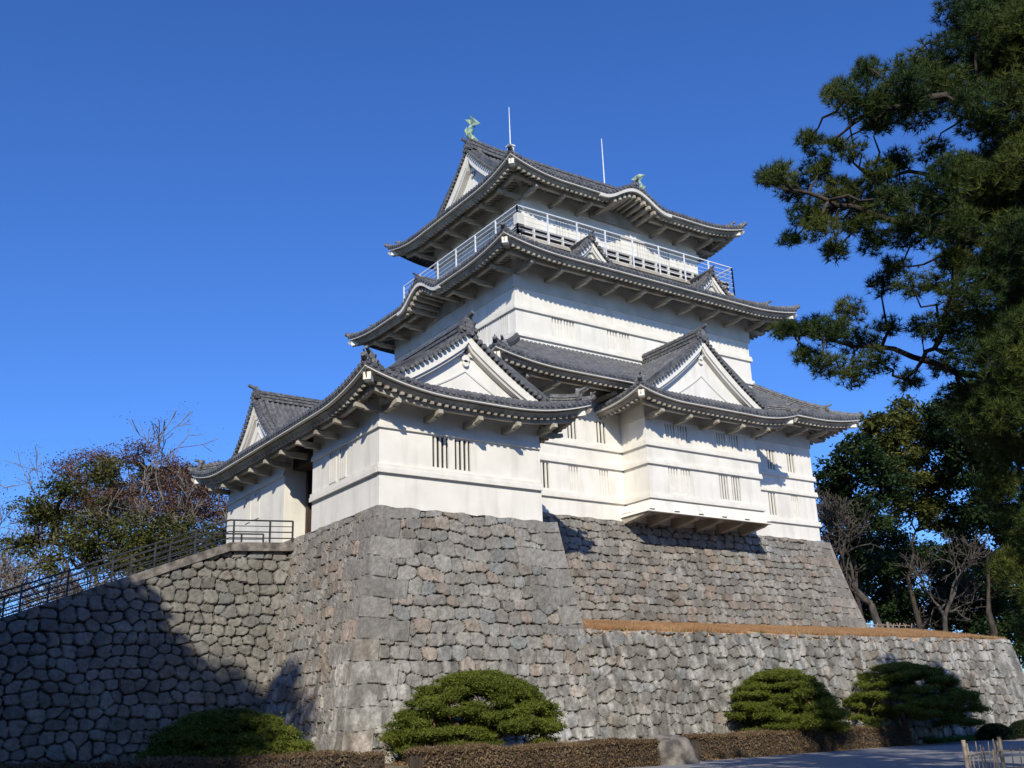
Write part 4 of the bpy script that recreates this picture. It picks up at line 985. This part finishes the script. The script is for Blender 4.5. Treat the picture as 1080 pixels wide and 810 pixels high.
# --- clipped garden pines
def garden_pine(x, y, z, W_, H_, seed, label):
    rng = np.random.default_rng(seed); t = empty('garden_pine', (x, y, z), label, 'clipped pine', 'clipped pines at the foot of the walls'); w = MB(); nb = MB()
    limbs = []
    for k in range(3):
        a = rng.uniform(0, 6.28); P = wobble((rng.uniform(-.3,.3), rng.uniform(-.15,.15), -.2), (math.cos(a)*W_*.16, math.sin(a)*.5, H_*.45), rng, 5, .07); w.tube(P, np.linspace(.17, .09, 5), 8); limbs.append(P[2:])
    n = 230
    for i in range(n):
        a = rng.uniform(0, 6.283); q = math.sqrt(rng.random()); lvl = rng.random()
        px_, py_ = math.cos(a)*q*W_/2*.92, math.sin(a)*q*W_/2*.8
        top = H_*(1-.62*q**2.2); zz = top - .12 if i < n*.55 else top*rng.uniform(.3, .9)
        zz = max(zz, H_*.2)
        c = np.array([px_, py_, zz]); 
        if i % 2 == 0: P = wobble(nearest(limbs, c), c, rng, 6, .05); w.tube(P, np.linspace(.05, .012, 6), 5); limbs.append(P[2:5])
        pr = rng.uniform(.32, .6); k = int(420*pr*pr)+14
        C = inball(rng, k, c, (pr*1.15, pr*1.15, .14)); needles(nb, C, np.tile([0,0,1.], (k, 1)), rng, 8, .15, .024, .95); leaves(nb, C + rng.normal(size=C.shape)*np.array([.1,.1,.05]), .055, rng, 1.2); leaves(nb, C + rng.normal(size=C.shape)*np.array([.14,.14,.07]), .05, rng, .9)
    w.build('trunk', M['redbark'], t, smooth=True); nb.build('crown', M['garden_pine'], t)
garden_pine(21.2, 33.3, GZ+.25, 6.7, 3.2, 61, 'clipped round topped pine in front of the turret base, behind the left lit hedge')
garden_pine(39.0, 35.0, GZ+.3, 6.0, 3.35, 62, 'clipped pine with flat tiers before the terrace wall, left of the dark pine')
garden_pine(48.4, 35.3, GZ+.2, 8.8, 3.85, 63, 'dark shaded clipped pine before the terrace wall, near the round bushes')
garden_pine(12.2, 33.6, GZ+.1, 5.2, 2.2, 64, 'clipped pine in deep shade at the foot of the left wall')
# --- hedges
def hedge(a, b, h, wd, seed, label, n=26000):
    rng = np.random.default_rng(seed); a, b = np.array([*a, GZ]), np.array([*b, GZ]); L = np.linalg.norm(b-a); e = (b-a)/L; nn = np.array([-e[1], e[0], 0])
    t = empty('hedge', tuple(a), label, 'hedge', 'clipped winter hedges along the gravel'); m = MB()
    s_ = np.linspace(0, 1, 40); 
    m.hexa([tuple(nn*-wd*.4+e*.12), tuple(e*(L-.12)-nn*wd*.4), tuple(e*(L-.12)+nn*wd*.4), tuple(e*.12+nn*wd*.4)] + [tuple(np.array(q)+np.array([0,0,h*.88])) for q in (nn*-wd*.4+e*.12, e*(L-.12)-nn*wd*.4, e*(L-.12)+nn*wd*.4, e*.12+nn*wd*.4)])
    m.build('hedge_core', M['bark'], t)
    n = int(n*L/10); u = rng.random(n); v = rng.uniform(-.5, .5, n); z = rng.random(n); f = rng.random(n)
    z = np.where(f < .45, 1-.16*rng.random(n)**1.5, z); v = np.where(f >= .45, np.sign(v)*(.5-.14*rng.random(n)**1.5), v)
    bump = .10*(fbm(u*L*.9, u*0+seed, seed, 3)-.5)*2 + .06*(fbm(u*L*3, v*3, seed+1, 3)-.5)*2
    C = e*(u*L)[:, None] + nn*(v*wd*(1+bump*.8))[:, None]; C[:, 2] = z*h*(1+bump)
    edge = np.abs(v) > .42; C[:, 2] -= np.where(edge & (z > .93), .05, 0)
    mb = MB(); leaves(mb, C, .045, rng, 0, .45); tw = rng.normal(size=(n//3, 3))*.6 + np.array([0,0,.8]); tw /= np.linalg.norm(tw, axis=1)[:, None]
    needles(mb, C[:n//3], tw, rng, 1, .16, .012, .5); mb.build('foliage', M['hedge'], t)
hedge((16.6, 29.7), (26.5, 30.2), .93, 1.15, 71, 'brown clipped winter hedge in front of the turret base, ending at the boulder')
hedge((-6, 31.2), (16.0, 30.6), .95, 1.2, 72, 'clipped hedge in deep shade along the foot of the left wall', 12000)
hedge((30.9, 32.75), (47.6, 35.2), .98, 1.3, 73, 'clipped hedge beside the gravel, brown and sunlit at its left end', 20000)
# --- round bushes
def ball_bush(x, y, r, seed, label):
    rng = np.random.default_rng(seed); t = empty('round_bush', (x, y, GZ+.05), label, 'bush', 'round clipped bushes'); m = MB()
    n = 9000; d = unit(rng, n); d[:, 2] = np.abs(d[:, 2])*1.0 - .1; rad = r*(1-.1*rng.random(n)**2)*(1+.06*(fbm(d[:, 0]*3+5, d[:, 1]*3+d[:, 2]*3, seed, 3)-.5)*2)
    C = d*rad[:, None]*np.array([1,1,.95]); leaves(m, C, .05, rng); m.build('foliage', M['bush'], t)
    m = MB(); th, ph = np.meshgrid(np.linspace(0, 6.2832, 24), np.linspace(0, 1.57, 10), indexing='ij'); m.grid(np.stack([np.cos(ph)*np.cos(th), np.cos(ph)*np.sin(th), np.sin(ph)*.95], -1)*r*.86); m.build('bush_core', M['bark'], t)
ball_bush(55.3, 34.9, 1.0, 81, 'round clipped dark bush beyond the gravel, the left one of the pair')
ball_bush(57.9, 34.6, 1.15, 82, 'round clipped dark bush at the right edge of the photograph, the bigger one')
# --- grass tufts
def blades(name, mat, area, n, h, seed, zf_, kind='stuff'):
    rng = np.random.default_rng(seed); m = MB(); x = rng.uniform(area[0], area[1], n); y = rng.uniform(area[2], area[3], n)
    keep_ = fbm(x*.8, y*.8, seed, 3) > area[4]; x, y = x[keep_], y[keep_]; C = np.stack([x, y, zf_(x, y)], -1)
    needles(m, C, np.tile([0,0,1.], (len(C), 1)), rng, 4, h, .03, .55); tag(m.build(name, M[mat]), kind=kind)
bz = lambda x, y: GZ - .03 + bank(x, y)
blades('green_grass', 'grass', (31.0, 35.5, 34.6, 36.3, .40), 2600, .42, 91, bz)
blades('green_grass', 'grass', (50.5, 56, 35.6, 36.6, .40), 2600, .45, 92, bz)
blades('bank_grass', 'strawgrass', (14, 60, 31.5, 36.8, .5), 9000, .12, 93, bz)
tz = lambda x, y: TZ + .02 + .004*(x-28.6) + 1.12*np.clip((y-TY)/6.3, 0, 1)
blades('dry_grass', 'strawgrass', (28.7, 61.2, 36.8, 43.5, .3), 42000, .2, 94, tz)
blades('wall_weeds', 'grass', (28.7, 61.2, 36.8, 37.4, .6), 2500, .16, 95, tz)
# --- trees of the park behind the camera; their shade falls on the left wall and the gravel; the ring is added against skylight
def shade_tree(src, x, y, h, r, seed, label):
    rng = np.random.default_rng(seed)
    if src is None:
        t = empty('park_tree', (x, y, GZ), label, 'evergreen tree', 'park trees beside the gravel square'); w = MB(); nb = MB()
        w.tube(wobble((0,0,-.3), (0,0,22), rng, 8, .008), np.linspace(.5, .12, 8), 9)
        for k in range(90):
            z = rng.uniform(6, 23); R_ = 5.3*math.sqrt(max(.08, 1-((z-11.5)/12.5)**2)); a = rng.uniform(0, 6.283); q = rng.uniform(.35, 1)
            c = np.array([math.cos(a)*R_*q, math.sin(a)*R_*q, z]); w.tube(wobble((0,0,z-1.2), c, rng, 5, .05), np.linspace(.12,.03,5), 5)
            C = inball(rng, 480, c, (1.75,1.75,1.15)); leaves(nb, C, .24, rng)
        w.build('trunk', M['bark'], t, smooth=True); nb.build('crown', M['ever'], t); return t
    t = src.copy(); COL.objects.link(t); t.location = (x, y, GZ); t['label'] = label
    for ch in src.children: c = ch.copy(); COL.objects.link(c); c.parent = t
    t.rotation_euler.z = seed*1.3; t.scale = (r, r, h); return t
s0_ = None
def back(X, z, t=38): return (X - .595*t, 45 - .804*t, (z + t*math.tan(SUN_EL) - GZ)/24.)
labs = ['tall evergreen park tree farthest left beside the square', 'tall evergreen park tree next to the farthest left one', 'tall evergreen park tree fourth in the row left of the camera', 'tall evergreen park tree second in the row left of the camera', 'tall evergreen park tree in the middle of the row left of the camera', 'park tree near the right end of the row left of the camera', 'park tree at the right end of the row, shading the corner of the turret base']
for k, (X_, z_) in enumerate(((-12, 9), (-6, 9.3), (0, 8.2), (5, 8.8), (9.3, 6.0), (13.0, 6.2), (17.2, 3.9))):
    x, y, hs = back(X_, z_, (38, 40, 38, 41, 44, 47, 50)[k]); o = shade_tree(s0_, x, y, hs, 1.0 if k < 3 else .74, k+1, labs[k])
    if s0_ is None: s0_ = o; o.scale = (1, 1, hs)
ring = [(-3.8, 38.5, ''), (-5.5, 25, ''), (-6, 30.5, ''), (-12, 36, ''), (-10, 22, ''), (-16, 18, ''), (-26, 12, 'northwest'), (-33, 26, ''), (-22, -4, ''), (-13, 33, ''), (-20, 42, ''), (-12, -16, ''), (-2, -22, ''), (9, -24, ''), (20, -20, ''), (31, -14, ''), (42, -6, ''), (-34, -16, ''), (-16, -34, ''), (14, -38, ''), (36, -30, ''), (-30, 48, '')]  # unseen trees added round the viewer to hold back skylight
for k, (x, y, _) in enumerate(ring):
    o = shade_tree(s0_, x, y, ((.8, .95, .85, .8)[k] if k < 4 else (1.3 if x < -20 else .95)) + .1*((k*7) % 5)/5, 1.15 if k > 1 else .95, k+11, 'tall unseen evergreen added in a ring round the viewer to cut sky light')
o = shade_tree(s0_, 35.6, 14.0, .84, .85, 9, 'dark evergreen tree beyond the right edge, shading the gravel and the dark clipped pine')
